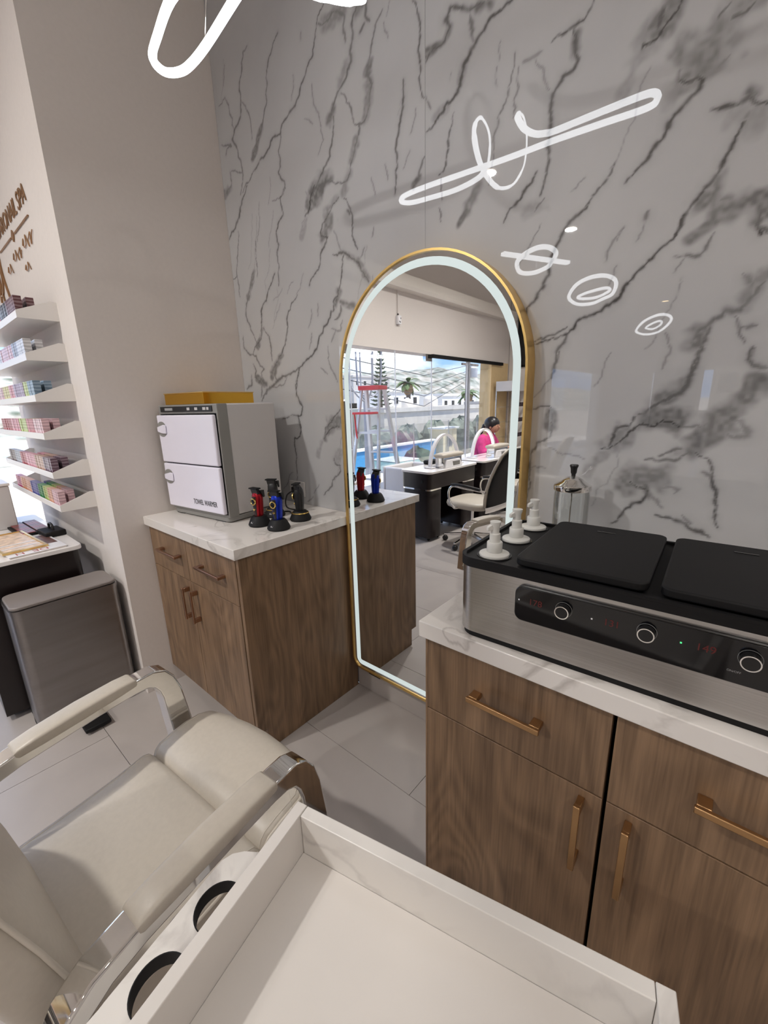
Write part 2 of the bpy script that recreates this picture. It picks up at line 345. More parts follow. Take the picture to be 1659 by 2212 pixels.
# back wall: two rows of large polished slabs with a printed vein pattern
wb = struct(ob('wall_back', B().box(-.2,4.75,.012,.25,0,CZ), M['backing']))
VE = """
5 50 495,2789 433,2744 405,2664 391,2604 358,2559 318,2509 263,2471
14 45 345,2544 305,2498 259,2451
6 50 290,2840 241,2805 210,2735 211,2685 200,2633 148,2606 117,2574 153,2519 168,2476 175,2425 141,2349
4 45 211,2685 243,2652 266,2603 267,2521
4 45 37,2732 89,2743 115,2697 134,2648 136,2605
6 55 766,2755 718,2716 698,2669 652,2614 605,2565 575,2532 509,2507 467,2470 385,2450 309,2430 236,2389 160,2352
5 50 467,2470 445,2420 434,2348 471,2301 456,2258
9 42 725,2709 768,2696 825,2696 857,2669 848,2639 856,2598
22 32 762,2703 852,2683
8 50 936,2671 910,2662 888,2632 893,2607 877,2565 879,2533 852,2497 808,2475 775,2437 761,2404
20 30 855,2536 808,2475
20 45 783,2443 758,2410
7 50 781,2414 772,2352 752,2297 705,2258 650,2209
32 50 727,2233 658,2202
8 45 954,2662 952,2620 970,2601
8 45 945,2605 925,2592
20 40 929,2667 913,2654
7 46 1024,2603 993,2579 973,2533 962,2501 951,2471 972,2432 960,2382 931,2341 905,2343 903,2314 879,2268 855,2228 839,2194 787,2201 741,2219
14 45 965,2496 955,2477
18 34 959,2429 953,2385 932,2349
18 34 888,2303 864,2251
22 30 847,2209 814,2161
5 48 825,2464 854,2423 873,2391 881,2355 905,2343
5 55 1143,2569 1161,2530 1171,2472 1171,2399 1173,2335 1186,2308
6 55 1105,2388 1101,2312 1085,2261 1075,2198 1070,2135 1063,2082
6 50 1192,2155 1175,2130 1158,2096 1141,2081
12 50 1166,2101 1146,2088
3 35 674,2554 676,2497 706,2434 722,2361 687,2324
3 35 570,2624 551,2551
3 35 1029,2569 1045,2522
3 35 1022,2183 1033,2134
3 35 956,2166 974,2108
3 35 1130,2187 1101,2146
3 35 115,2854 87,2785
3 35 629,2729 627,2710
3 35 1154,2292 1131,2233
3 35 619,2466 665,2431
5 45 27,2584 106,2551 53,2536
5 45 86,2459 175,2425
5 45 74,2462 75,2411 19,2387
8 55 200,2369 148,2324 110,2264 46,2221 8,2195
18 42 68,2401 9,2385
4 45 471,2288 449,2259 376,2258
5 55 449,2259 431,2255 436,2220 446,2187 406,2163 386,2129 388,2065 383,1985 374,1921
9 50 434,2232 441,2204
8 60 655,2232 627,2196 609,2151 589,2142
24 40 661,2224 618,2173
12 20 594,2129 555,2077
6 55 788,2153 753,2136 715,2101 675,2062 680,2047 715,2035 694,2007 667,1980 650,1932 616,1912 587,1883
18 34 779,2149 729,2129
28 42 733,2110 693,2054
5 55 814,2142 830,2134 844,2104 857,2048 868,1971 877,1955
9 45 830,2098 843,2083
8 55 739,1968 767,1959 801,1962 833,1941 880,1910 899,1875 929,1835
14 35 828,1945 880,1910 924,1850
4 32 751,2050 776,1996 802,1965
6 60 801,1951 788,1897 770,1842 730,1797 708,1746 680,1715 631,1676 599,1622 540,1589 479,1554 449,1498 441,1429
18 52 769,1828 742,1787
13 48 772,1790 844,1764
8 50 731,1728 769,1749 771,1775
4 50 90,2210 74,2136 51,2070 42,2026 2,2020
4 50 42,2026 50,1979 49,1928
4 50 226,2135 218,2069 212,1989
3 30 280,2279 238,2132
14 40 191,2015 121,1921
5 50 183,2016 145,1953 112,1899 86,1834 113,1783 146,1718 159,1692
6 60 351,1975 299,1921 250,1869 219,1833 210,1761 198,1712 148,1684 114,1644
14 45 222,1755 157,1683
5 55 223,1760 266,1714 274,1662 273,1602
6 55 502,1861 455,1832 424,1791 411,1723 388,1669 350,1623 294,1577 264,1541
18 45 349,1619 263,1536
3 30 552,1936 526,1885 495,1863
3 30 374,1845 316,1771
3 30 398,1904 323,1866
3 30 481,1918 432,1877
4 36 634,1804 629,1757
4 36 590,1787 562,1718
4 36 583,1694 558,1626
4 36 962,2008 951,1978
4 36 914,1954 892,1925
6 50 40,1744 38,1685 87,1646 140,1637 167,1586 199,1569 170,1552 182,1521 195,1491
5 50 106,1600 127,1564 112,1535 153,1508
18 48 138,1524 204,1491
8 45 82,1547 77,1497 26,1478
9 50 479,1554 416,1536 352,1526 300,1506 227,1470 168,1438
4 40 383,1520 346,1484 296,1477 225,1461
6 45 288,1535 300,1506
6 45 169,1493 149,1433
4 40 682,1630 680,1573 708,1518 730,1479
4 40 628,1544 669,1516
5 35 710,1695 763,1681 778,1721
5 35 734,1684 705,1644
5 60 487,1563 456,1507 444,1440 461,1399 483,1379 469,1342 441,1338 457,1291 457,1264 405,1231 399,1183 400,1084 395,1017
10 40 456,1410 478,1387
10 40 447,1311 456,1284
4 45 387,1340 453,1338
4 45 377,1334 315,1320
6 55 738,1365 699,1334 665,1305 633,1283 622,1231
6 55 727,1288 679,1284 644,1257 619,1227
28 40 740,1316 676,1309
16 40 652,1287 625,1234
12 22 607,1219 572,1156
6 52 682,1147 688,1121 720,1116 720,1090 683,1060 657,1015 620,987 595,964
20 20 724,1179 700,1137
4 35 367,1056 278,961
4 35 515,946 467,915
4 35 564,1013 523,964
8 50 153,1413 188,1449 250,1483 294,1500
9 55 1399,2443 1358,2448 1330,2457 1278,2485 1263,2464 1279,2441 1260,2416 1220,2415 1192,2394
20 50 1402,2434 1372,2446
13 50 1330,2457 1365,2440
13 50 1279,2441 1256,2415 1196,2415
11 45 1344,2438 1349,2406 1357,2372
9 60 1471,2407 1440,2401 1401,2396 1374,2376 1350,2357 1326,2329 1315,2291 1293,2264 1258,2244 1230,2232 1196,2215
16 35 1329,2325 1315,2299
20 26 1266,2253 1225,2243
5 55 1294,2228 1279,2177 1270,2119 1260,2087 1243,2083
4 45 1252,2071 1257,2011
4 45 1244,1993 1253,1950
4 45 1192,2310 1213,2267
5 60 1680,2304 1669,2288 1660,2276 1634,2275 1602,2274 1583,2269
7 55 1637,2273 1644,2250 1653,2202 1641,2184 1617,2181 1602,2163 1592,2141 1594,2097 1594,2029 1590,1985 1577,1931
14 55 1644,2250 1646,2225
7 30 1561,2258 1540,2258 1510,2259
4 30 1541,2251 1567,2204 1584,2168
4 38 1483,2290 1476,2242 1469,2200 1454,2175 1442,2143 1429,2121 1431,2071 1420,2005
18 40 1390,2014 1339,1955
12 50 1339,1955 1324,1931
4 36 1495,2254 1493,2225 1486,2183 1488,2144
6 60 1562,1991 1534,1960 1510,1934 1484,1916 1471,1893
3 30 1440,2334 1438,2293
3 30 1284,2330 1281,2313
3 30 1432,2281 1434,2234
3 30 1693,1938 1661,1917
4 40 1587,1920 1564,1894
16 16 1544,1902 1598,1896
6 55 1709,1878 1683,1857 1661,1847
8 55 1846,2218 1830,2218 1827,2192 1822,2181
22 45 1847,2214 1830,2185
5 65 1865,2212 1851,2194 1831,2175 1813,2162 1797,2166 1794,2155
26 26 1818,2193 1796,2156
12 20 1795,2146 1762,2090
42 35 1977,2154 1928,2116
46 40 1937,2122 1909,2084
30 38 1913,2083 1885,2071
6 50 1995,2148 1978,2135 1953,2138
6 50 1954,2165 1936,2150
8 60 1878,2066 1895,2055 1911,2058 1924,2047 1920,2035 1903,2023 1891,2012 1877,2002 1868,1989 1860,1964 1840,1947 1829,1928 1814,1919 1803,1907 1790,1897
10 40 1877,2084 1878,2066
8 58 2042,1959 2020,1969 2009,1983 1975,1981 1946,1986
14 50 2007,1993 2025,1981
30 25 2024,1962 2031,1938
8 35 2019,1960 2009,1949
7 60 2006,1940 1993,1905 1982,1878 1977,1861 1956,1837 1939,1814 1921,1788 1912,1760 1905,1743
18 46 1974,1849 1976,1795
18 46 1962,1823 1941,1798
22 46 1968,1808 1943,1797
22 48 1979,1783 2012,1785 2036,1791 2058,1782 2069,1759
10 36 1986,1805 2006,1802
14 45 1975,1784 1976,1762 1959,1753 1938,1738
8 50 2062,1761 2061,1730 2079,1717
9 70 2065,1724 2068,1717
4 50 1762,1950 1741,1912 1709,1881 1694,1865
8 42 1846,1819 1843,1806
3 32 1843,1803 1829,1761
3 32 1795,1799 1783,1771
6 32 1965,2073 1947,2060
8 60 1707,1875 1674,1851 1659,1841 1641,1815 1626,1784 1618,1755 1602,1698 1581,1669 1555,1648 1554,1622
6 65 1921,1793 1914,1759 1894,1738 1868,1713 1844,1694 1822,1670 1804,1636 1780,1621 1743,1604 1700,1590 1682,1564 1639,1556 1580,1545
4 55 1676,1581 1643,1564 1580,1550
7 50 1678,1560 1659,1529 1649,1478
6 45 1984,1739 1977,1722 1963,1699 1936,1705 1914,1707
3 35 1936,1702 1918,1672
3 35 1582,1860 1554,1812 1524,1766
4 36 1798,1798 1773,1769 1762,1729
4 36 1789,1712 1775,1671
10 45 2089,1620 2068,1590 2055,1569 2029,1573 2009,1556 1991,1538 1973,1508
18 32 2091,1638 2058,1582
22 45 1991,1538 1977,1505
8 50 2007,1549 1995,1506 1990,1475 1981,1447
6 40 2045,1558 2060,1529 2073,1498
6 40 2060,1533 2087,1532
8 50 2088,1486 2084,1460 2097,1446 2121,1441
10 36 2091,1483 2086,1463
10 36 2049,1643 2058,1635 2069,1618
5 30 1916,1536 1931,1487 1919,1451
6 50 1660,1516 1649,1483 1643,1444
3 30 1640,1444 1595,1392
4 50 1587,1359 1649,1359
5 50 1645,1354 1642,1322 1658,1294 1651,1271 1614,1255 1596,1220 1595,1160 1594,1094 1587,1035
14 50 1651,1336 1648,1303
11 50 1990,1486 1982,1440 1966,1392 1935,1374 1910,1359 1894,1339 1880,1339
20 40 1970,1411 1935,1374
8 65 1870,1331 1861,1306 1832,1302 1823,1267 1817,1250
5 65 1973,1308 1935,1323 1919,1307 1883,1311 1853,1277 1818,1245 1798,1244
30 45 1899,1331 1951,1331
24 35 1844,1289 1820,1259
14 25 1811,1232 1767,1175
24 48 2105,1408 2096,1381 2080,1357 2067,1324 2046,1305 2028,1279 2016,1251
28 35 2084,1364 2054,1313
5 36 2048,1317 2015,1309 1977,1308
6 48 2000,1254 1968,1249 1939,1231
6 48 2001,1246 1974,1221 1908,1220
6 55 2017,1243 2041,1233 2054,1203 2058,1176 2070,1129 2079,1069 2086,1058
8 42 2036,1197 2056,1187
6 60 1878,1158 1898,1142 1925,1137 1920,1118 1892,1097 1875,1077 1862,1043 1843,1030
34 38 1885,1163 1945,1177
12 45 1916,1149 1926,1124
8 55 1950,1072 1965,1068 1997,1064 2018,1059 2027,1048 2053,1044 2071,1031
10 40 2009,1079 2028,1061
6 30 1956,1149 1994,1149 1985,1135
6 30 1929,1128 1962,1094
10 35 2075,1331 2104,1306 2109,1289 2084,1284 2072,1291
3 28 1638,1246 1692,1221 1755,1211
3 28 1599,1176 1643,1177
"""
rng = np.random.default_rng(11)
def vnoise(sh, cell, seed):
    r_ = np.random.default_rng(seed); h, w_ = sh
    gh, gw = int(h/cell)+3, int(w_/cell)+3; gr = r_.random((gh, gw))
    y = np.arange(h)/cell; x = np.arange(w_)/cell
    yi = y.astype(int); xi = x.astype(int); fy = y-yi; fx = x-xi
    fy = fy*fy*(3-2*fy); fx = fx*fx*(3-2*fx)
    a = gr[np.ix_(yi,xi)]; b = gr[np.ix_(yi,xi+1)]; c = gr[np.ix_(yi+1,xi)]; d = gr[np.ix_(yi+1,xi+1)]
    return (a*(1-fx)+b*fx)*(1-fy[:,None]) + (c*(1-fx)+d*fx)*fy[:,None]
def rough_line(P):
    P = [np.array(p, float) for p in P]
    for it in range(4):
        Q = [P[0]]
        for a, b in zip(P, P[1:]):
            d = b-a; l = np.hypot(*d)
            if l > 9:
                nrm = np.array((-d[1], d[0]))/max(l,1e-6)
                Q.append((a+b)/2 + nrm*rng.normal()*l*.085)
            Q.append(b)
        P = Q
    return P
def vein_field(x0, x1, z0, z1, step, lines):
    nx = int(round((x1-x0)/step))+1; nz = int(round((z1-z0)/step))+1
    X = np.linspace(x0,x1,nx); Z = np.linspace(z0,z1,nz)
    F = np.zeros((nz,nx))
    n1 = vnoise((nz,nx), 5, 3); n2 = vnoise((nz,nx), 14, 4); n3 = vnoise((nz,nx), 2.4, 5)
    for wd, dk, P in lines:
        fat = wd >= 12
        half = wd*(1.25 if fat else .64)/1000; P = rough_line(P) if not fat else [np.array(p, float) for p in P]
        P = [p/1000 for p in P]; m = len(P)
        tot = 0
        for k, (a, b) in enumerate(zip(P, P[1:])):
            s0 = k/max(1,m-1)
            wmul = 1.0 if fat else (.55+.9*rng.random())*(.45+.55*math.sin(PI*min(max(s0,.06),.94)))
            h = half*wmul; pad = h*2.2+.006
            i0 = max(0,int((min(a[0],b[0])-pad-x0)/step)); i1 = min(nx,int((max(a[0],b[0])+pad-x0)/step)+2)
            j0 = max(0,int((min(a[1],b[1])-pad-z0)/step)); j1 = min(nz,int((max(a[1],b[1])+pad-z0)/step)+2)
            if i1 <= i0 or j1 <= j0: continue
            gx, gz = np.meshgrid(X[i0:i1], Z[j0:j1]); d = b-a; l2 = max(d@d,1e-9)
            t = np.clip(((gx-a[0])*d[0]+(gz-a[1])*d[1])/l2, 0, 1)
            dist = np.hypot(gx-a[0]-t*d[0], gz-a[1]-t*d[1])
            if fat:
                nn = n1[j0:j1,i0:i1]*.5 + n2[j0:j1,i0:i1]*.8
                v = np.clip(1.25-dist/h + (nn-.65)*1.3, 0, 1); v = v*v*(3-2*v)*(.6+.55*n3[j0:j1,i0:i1])
            else:
                v = np.exp(-(dist/max(h,.0016))**2)*(.7+.5*n1[j0:j1,i0:i1]) + .22*np.exp(-(dist/(h*2.6+.004))**2)*n2[j0:j1,i0:i1]
            F[j0:j1,i0:i1] = np.maximum(F[j0:j1,i0:i1], np.clip(v,0,1)*dk/100*1.5)
    return X, Z, np.clip(F,0,.95)
LV = []
for ln in VE.strip().split('\n'):
    q = ln.split(); LV.append((int(q[0]), int(q[1]), [tuple(map(int, s.split(','))) for s in q[2:]]))
extra = []
for k in range(46):      # faint hair lines in the parts of the slabs that carry no large vein
    x = rng.random()*2350; z = 300+rng.random()*2900; l = 60+rng.random()*170
    extra.append((2, 16+int(rng.random()*14), [(x,z),(x+l*.22,z+l*.5),(x+l*.36+rng.normal()*8,z+l)]))
def slab(x0, x1, lines, off=(0,0)):
    lines = [(w_,d_,[(p[0]+off[0],p[1]+off[1]) for p in P]) for w_,d_,P in lines]
    step = .004; z0 = .84
    X, Z, F = vein_field(x0, x1, z0, CZ, step, lines)
    Zc = np.concatenate(([0.001], Z)); F = np.vstack((F[:1]*0, F)); nx, nz_ = len(X), len(Zc)
    gx, gz = np.meshgrid(X, Zc)
    co = np.stack((gx, np.zeros_like(gx), gz), -1).reshape(-1,3)
    idx = np.arange(nx*nz_).reshape(nz_,nx)
    fa = np.stack((idx[:-1,:-1], idx[:-1,1:], idx[1:,1:], idx[1:,:-1]), -1).reshape(-1,4)
    nv = len(co); e = [(x0,.0119,.001),(x1,.0119,.001),(x1,.0119,CZ),(x0,.0119,CZ)]
    co = np.vstack((co, np.array(e)))
    c4 = [idx[0,0], idx[0,-1], idx[-1,-1], idx[-1,0]]
    sides = [(c4[1], c4[0], nv, nv+1), (c4[2], c4[1], nv+1, nv+2), (c4[3], c4[2], nv+2, nv+3), (c4[0], c4[3], nv+3, nv)]
    fa = np.vstack((fa, np.array(sides)))
    me = bpy.data.meshes.new('panel'); me.vertices.add(len(co)); me.vertices.foreach_set('co', co.astype(np.float32).ravel())
    me.loops.add(fa.size); me.loops.foreach_set('vertex_index', fa.astype(np.int32).ravel())
    me.polygons.add(len(fa)); me.polygons.foreach_set('loop_start', np.arange(0,fa.size,4,dtype=np.int32))
    me.update(calc_edges=True)
    at = me.attributes.new('vein', 'FLOAT', 'POINT')
    at.data.foreach_set('value', np.concatenate((F.ravel(), np.zeros(4))).astype(np.float32))
    return put('panel', me, M['marble'], wb)
LL = [v for v in LV if np.mean([p[0] for p in v[2]]) < 1190]; RR = [v for v in LV if np.mean([p[0] for p in v[2]]) >= 1185]
slab(.0015, 1.189, LL + [e for e in extra if e[2][0][0] < 1150])
slab(1.191, 2.389, RR + [e for e in extra if e[2][0][0] >= 1200])
b = B().box(2.391,3.589,0,.0119,.001,CZ); ob('panel', b, mat('plain_porcelain', (182,179,178), .05, var=.03, scale=2), wb)
ob('panel', B().box(3.591,4.6,0,.0119,.001,CZ), bpy.data.materials['plain_porcelain'], wb)
struct(ob('baseboard_back', B().box(.7835,1.6005,-.010,-.0005,.0003,.12), M['tile'], bevel=.002))
# the white pier on the left and the storefront side of the room
struct(ob('wall_left', B().box(-1.45,0,-.725,.011,0,CZ), M['wall']))
GX = -1.5; HZ = 2.05
struct(ob('wall_front', B().box(GX-.22,GX,-6.7,-.2,HZ,CZ).box(GX-.22,GX,-9.0,-6.7,0,CZ).box(GX-.22,GX,-14.0,-9.0,2.10,CZ).box(GX-.22,GX,-14.0,-13.1,0,2.1), M['wall']))
struct(ob('wall_end', B().box(-1.75,-.3,-14.2,-14,0,CZ).box(1.5,4.75,-14.2,-14,0,CZ).box(-.3,1.5,-14.2,-14,2.12,CZ).box(-.3,1.5,-14.2,-14,0,.9), M['wall']))
struct(ob('wall_right', B().box(4.6,4.75,-14,.25,0,CZ), M['wall']))
struct(ob('wall_stub', B().box(-1.49,-.86,-6.9,-6.72,0,CZ), M['wall']))
struct(ob('trim_1', B().prism([(-1.499,2.76),(-1.37,2.76),(-1.35,2.80),(-1.35,2.92),(-1.499,2.93)], -6.7, -.74, 'y'), M['ceil']))
struct(ob('column_1', B().box(-1.72,-1.5,-6.7,-6.02,0,HZ), M['cream']))
struct(ob('trim_2', B().box(-1.50,-1.455,-6.4,-4.10,2.0,2.049), M['black_m']))
def window(name, panes, z0, z1, x):
    root = struct(ob(name, B().box(x-.045,x-.005,panes[0][0],panes[-1][1],z0,z0+.03), M['steel']))
    for a, b_ in panes: ob('pane', B().box(x-.031,x-.019,min(a,b_)+.003,max(a,b_)-.003,z0+.03,z1), M['glass'], root)
    return root
w1 = window('window_1', [(-.74,-1.60),(-1.60,-2.46),(-2.46,-3.31),(-3.31,-4.16),(-4.16,-5.20),(-5.20,-6.02)], 0, HZ, GX)
x0_ = GX
for y in (-1.60,-2.46,-3.31,-4.16,-5.20): ob('joint', B().box(x0_-.033,x0_-.017,y-.0029,y+.0029,.03,HZ), M['white_p'], w1)
for y, w_ in ((-2.36,.16),(-4.06,.16)):
    ob('patch_fitting', B().box(GX-.05,GX-.002,y-w_/2,y+w_/2,1.955,HZ-.001), M['chrome'], w1)
w2 = window('window_2', [(-9.0,-10.0),(-10.0,-11.0),(-11.0,-12.0),(-12.0,-13.1)], .0, 2.1, GX)
w3 = struct(ob('window_3', B().ring([(-.3,.9),(1.5,.9),(1.5,2.12),(-.3,2.12)], [(-.24,.96),(1.44,.96),(1.44,2.06),(-.24,2.06)], -14.08,-14.02,'y').box(.57,.63,-14.08,-14.02,.96,2.06), M['white_m']))
ob('pane', B().box(-.239,.569,-14.056,-14.044,.961,2.059), M['glass'], w3); ob('pane', B().box(.631,1.439,-14.056,-14.044,.961,2.059), M['glass'], w3)

# ------------------------------------------------------------------ ceiling lamps
def downlight(x, y, label, pw=1.0):
    t = thing('downlight', label, 'ceiling light', (x,y,CZ), 0, 'recessed ceiling downlights')
    ob('trim_ring', B().lathe([(.078,-.004),(.080,0),(.064,0),(.062,-.006),(.078,-.004)], 24), M['white_m'], t, smooth=40)
    ob('lamp_face', B().lathe([(0,-.002),(.062,-.002)], 24), M['lamp'], t)
    ld = bpy.data.lights.new('downlight_bulb', 'AREA'); ld.shape = 'DISK'; ld.size = .12; ld.energy = DOWN*pw; ld.color = (1,.975,.945); ld.spread = R(160)
    o = bpy.data.objects.new('bulb', ld); COL.objects.link(o); o.parent = t; o.location = (0,0,-.012)
    return t
ordn = ['first','second','third','fourth','fifth','sixth','seventh']
for k, (x, y, pw) in enumerate(((.09,-2.54,1.45),(.22,-4.35,1.5),(.45,-9.79,1.2))):
    downlight(x, y, 'warm recessed downlight in the row over the nail tables, %s from the marble wall' % ordn[k], pw)
for k, y in enumerate((-.95,-2.55,-4.45,-6.35,-8.25,-10.2)):  # added lamp row, out of view, to brighten the room from the right
    downlight(3.45, y, 'added fill downlight in the row beside the plain side wall, %s from the marble wall' % ordn[k], .38)
def smooth_path(pts, closed=False, n=6):
    P = [Vector(p) for p in pts]; m = len(P); o = []
    for k in range(m if closed else m-1):
        p0 = P[k-1] if (closed or k > 0) else P[0]*2-P[1]
        p1 = P[k]; p2 = P[(k+1)%m]; p3 = P[(k+2)%m] if (closed or k+2 < m) else P[-1]*2-P[-2]
        for q in range(n):
            t = q/n
            o.append(.5*((2*p1)+(p2-p0)*t+(2*p0-5*p1+4*p2-p3)*t*t+(3*p1-p0-3*p2+p3)*t**3))
    if not closed: o.append(P[-1])
    return o
NP = [(1.41,-.517),(1.55,-.520),(1.69,-.527),(1.722,-.545),(1.722,-.578),(1.69,-.608),(1.55,-.592),(1.39,-.575),(1.21,-.566),(1.01,-.545),(.83,-.526),(.73,-.524),(.684,-.535),(.658,-.560),(.668,-.592),(.70,-.612),(.764,-.626),(.90,-.648),(1.004,-.636),(1.07,-.607),(1.127,-.546),(1.182,-.453),(1.213,-.375),(1.22,-.307),(1.187,-.325),(1.148,-.389),(1.093,-.533),(1.066,-.667),(1.075,-.759),(1.142,-.754),(1.235,-.644),(1.3,-.524),(1.352,-.4),(1.371,-.326),(1.362,-.312),(1.34,-.345),(1.331,-.423),(1.348,-.484),(1.38,-.508)]
zz = [2.34]*len(NP)
for k in range(20, 36): zz[k] = 2.34 + .028*math.sin((k-20)/15*2*PI)
NR = [.0110]*20 + [.005,.004,.004,.006,.0085,.0110,.0110,.0110,.007,.005,.0035,.003,.003,.0035,.006,.0110,.0110,.0110,.0110]
t = thing('swirl_chandelier', 'white glowing ribbon chandelier bent into long loops in front of the marble wall', 'ceiling light', (1.2,-.55,CZ))
ob('light_ribbon', B().tube([(p.x-1.2,p.y+.55,p.z-CZ) for p in smooth_path([(a,b_,c) for (a,b_),c in zip(NP,zz)], True, 5)], [r_ for q in NR for r_ in [q]*5], 8, True), M['neon'], t, smooth=60)
ob('canopy', B().lathe([(0,-.03),(.06,-.03),(.065,0),(0,0)], 24), M['white_m'], t, smooth=40)
for x, y in ((.83,-.526),(1.55,-.592),(1.20,-.70)):
    ob('wire', B().tube([(0,0,-.03),(x-1.2,y+.55,-.95)], .0011, 5), M['chrome'], t)
def ringlamp(name, label, outer, inner, z=2.34):
    cx = sum(p[0] for p in outer)/len(outer); cy = sum(p[1] for p in outer)/len(outer)
    t = thing(name, label, 'ceiling light', (cx,cy,CZ), 0, 'spiral ring chandeliers over the nail tables')
    f = lambda L_: [(p.x-cx, p.y-cy, z-CZ) for p in smooth_path([(a,b_,0) for a,b_ in L_], True, 5)]
    ob('light_ribbon', B().tube(f(outer), .016, 8, True), M['ring'], t, smooth=60)
    if inner: ob('inner_ribbon', B().tube(f(inner), .013, 8, True), M['ring'], t, smooth=60)
    ob('canopy', B().lathe([(0,-.03),(.06,-.03),(.065,0),(0,0)], 20), M['white_m'], t, smooth=40)
    for k in (0, len(outer)//3, 2*len(outer)//3):
        ob('wire', B().tube([(0,0,-.03),(outer[k][0]-cx,outer[k][1]-cy,z-CZ)], .0015, 5), M['chrome'], t)
    return t
ringlamp('ring_chandelier', 'glowing white ring chandelier nearest the marble wall, crossed by a straight bar',
   [(.744,-1.798),(.823,-1.725),(.91,-1.689),(.958,-1.738),(.959,-1.861),(.908,-1.986),(.862,-2.058),(.801,-2.149),(.685,-2.221),(.613,-2.186),(.606,-2.083),(.675,-1.893)], None)
bpy.data.objects['ring_chandelier']
ob('bar', B().box(-.02,.02,-.30,.30,-.955,-.935), M['ring'], bpy.data.objects['ring_chandelier'], rot=(0,0,R(26)))
ringlamp('ring_chandelier', 'larger glowing spiral ring chandelier, second from the marble wall',
   [(.60,-3.30),(.775,-2.894),(.927,-2.711),(1.046,-2.709),(1.088,-2.878),(1.055,-3.115),(.945,-3.469),(.829,-3.613),(.689,-3.758),(.57,-3.67)], [(.668,-3.35),(.789,-3.22),(.962,-3.165),(.954,-3.312),(.802,-3.492),(.69,-3.46)])
ringlamp('ring_chandelier', 'farthest glowing spiral ring chandelier from the marble wall',
   [(.70,-6.05),(.902,-5.403),(1.104,-5.07),(1.19,-5.277),(1.124,-5.819),(.879,-6.685),(.685,-6.866),(.62,-6.5)], [(.80,-6.1),(.95,-5.7),(1.05,-5.6),(1.0,-5.95),(.86,-6.3)])
# ------------------------------------------------------------------ the arched mirror
def arch(off, n=40):
    cx, h = 1.196, .396-off; zb = .145+off; rb = max(.055-off, .006); zc = 1.471; o = []
    for k in range(7):
        a = R(-90+15*k); o.append((cx+h-rb+rb*math.cos(a), zb+rb+rb*math.sin(a)))
    for k in range(n+1):
        a = PI*k/n; o.append((cx+h*math.cos(a), zc+h*math.sin(a)))
    for k in range(7):
        a = R(180+15*k); o.append((cx-h+rb+rb*math.cos(a), zb+rb+rb*math.sin(a)))
    return o
t = thing('arched_mirror', 'tall arched mirror with gold frame and glowing border between the two wooden cabinets', 'mirror', (0,0,0))
ob('frame', B().ring(arch(0), arch(.007), -.057, -.0012, 'y'), M['gold'], t, smooth=35)
ob('backing_board', B().prism(arch(.0072), -.030, -.003, 'y'), M['black_m'], t)
ob('mirror_glass', B().prism(arch(.0072), -.051, -.0301, 'y'), M['mirror'], t)
lab(ob('light_band', B().ring(arch(.023), arch(.047), -.0518, -.0511, 'y'), M['led'], t), 'glowing frosted band around the mirror')
for x in (.93, 1.44): ob('foot', B().box(x-.035,x+.035,-.05,-.011,.132,.1445), M['black_m'], t, bevel=.002)

# ------------------------------------------------------------------ cabinets and worktops
def bar_handle(parent, x, z, ln, vert, m):
    b = B()
    if vert:
        b.box(x-.006,x+.006,-.034,-.026,z-ln/2,z+ln/2)
        for s in (-1,1): b.box(x-.006,x+.006,-.026,.0,z+s*(ln/2-.012)-.010,z+s*(ln/2-.012)+.010)
    else:
        b.box(x-ln/2,x+ln/2,-.034,-.026,z-.006,z+.006)
        for s in (-1,1): b.box(x+s*(ln/2-.012)-.010,x+s*(ln/2-.012)+.010,-.026,.0,z-.006,z+.006)
    return ob('handle', b, m, parent, bevel=.0015)
def front(name, parent, x0, x1, z0, z1, hx, hz, ln, vert, hm):
    o = ob(name, B().box(x0,x1,0,.018,z0,z1), M['wood'], parent, (0,-.59,0), bevel=.001)
    bar_handle(o, hx, hz, ln, vert, hm); return o
t = thing('base_cabinet', 'brown wood cabinet in the corner under the towel warmer, copper handles', 'cabinet', (0,0,0))
ob('body', B().box(.003,.764,-.571,-.002,.10,.8595), M['wood_d'], t)
ob('toe_kick', B().box(.003,.764,-.535,-.52,.0005,.0995), M['wood'], t)
ob('side_panel', B().prism([(-.588,.10),(-.588,.8595),(-.012,.8595),(-.012,.0005),(-.545,.0005),(-.545,.10)], .765, .783, 'x'), M['wood'], t)
front('drawer', t, .003, .3685, .664, .852, .222, .765, .190, False, M['copper'])
front('drawer', t, .3715, .762, .664, .852, .588, .765, .190, False, M['copper'])
front('door', t, .003, .3685, .10, .661, .343, .560, .148, True, M['copper'])
front('door', t, .3715, .762, .10, .661, .416, .562, .148, True, M['copper'])
tag(ob('countertop', B().box(.001,.797,-.6085,-.001,.86,.90), M['quartz'], bevel=.002), 'white quartz worktop holding the towel warmer and hair clippers', 'countertop')
def rcab(x0, x1, hx, label):
    t = thing('base_cabinet', label, 'cabinet', (0,0,0))
    ob('body', B().box(x0+.002,x1-.002,-.571,-.002,.10,.8595), M['wood_d'], t)
    ob('toe_kick', B().box(x0+.002,x1-.002,-.535,-.52,.0005,.0995), M['wood'], t)
    front('drawer', t, x0, x1, .664, .852, (x0+x1)/2+.003, .765, .157, False, M['brass_bar'])
    front('door', t, x0, x1, .10, .661, hx, .570, .155, True, M['brass_bar'])
    return t
rc = rcab(1.607, 1.9985, 1.964, 'brown wood cabinet unit with brass drawer bar, left unit under the wax warmer')
ob('side_panel', B().box(1.601,1.6065,-.59,-.012,.0005,.8595), M['wood'], rc)
rcab(2.0055, 2.398, 2.044, 'brown wood cabinet unit under the wax warmer, right of the dark gap')
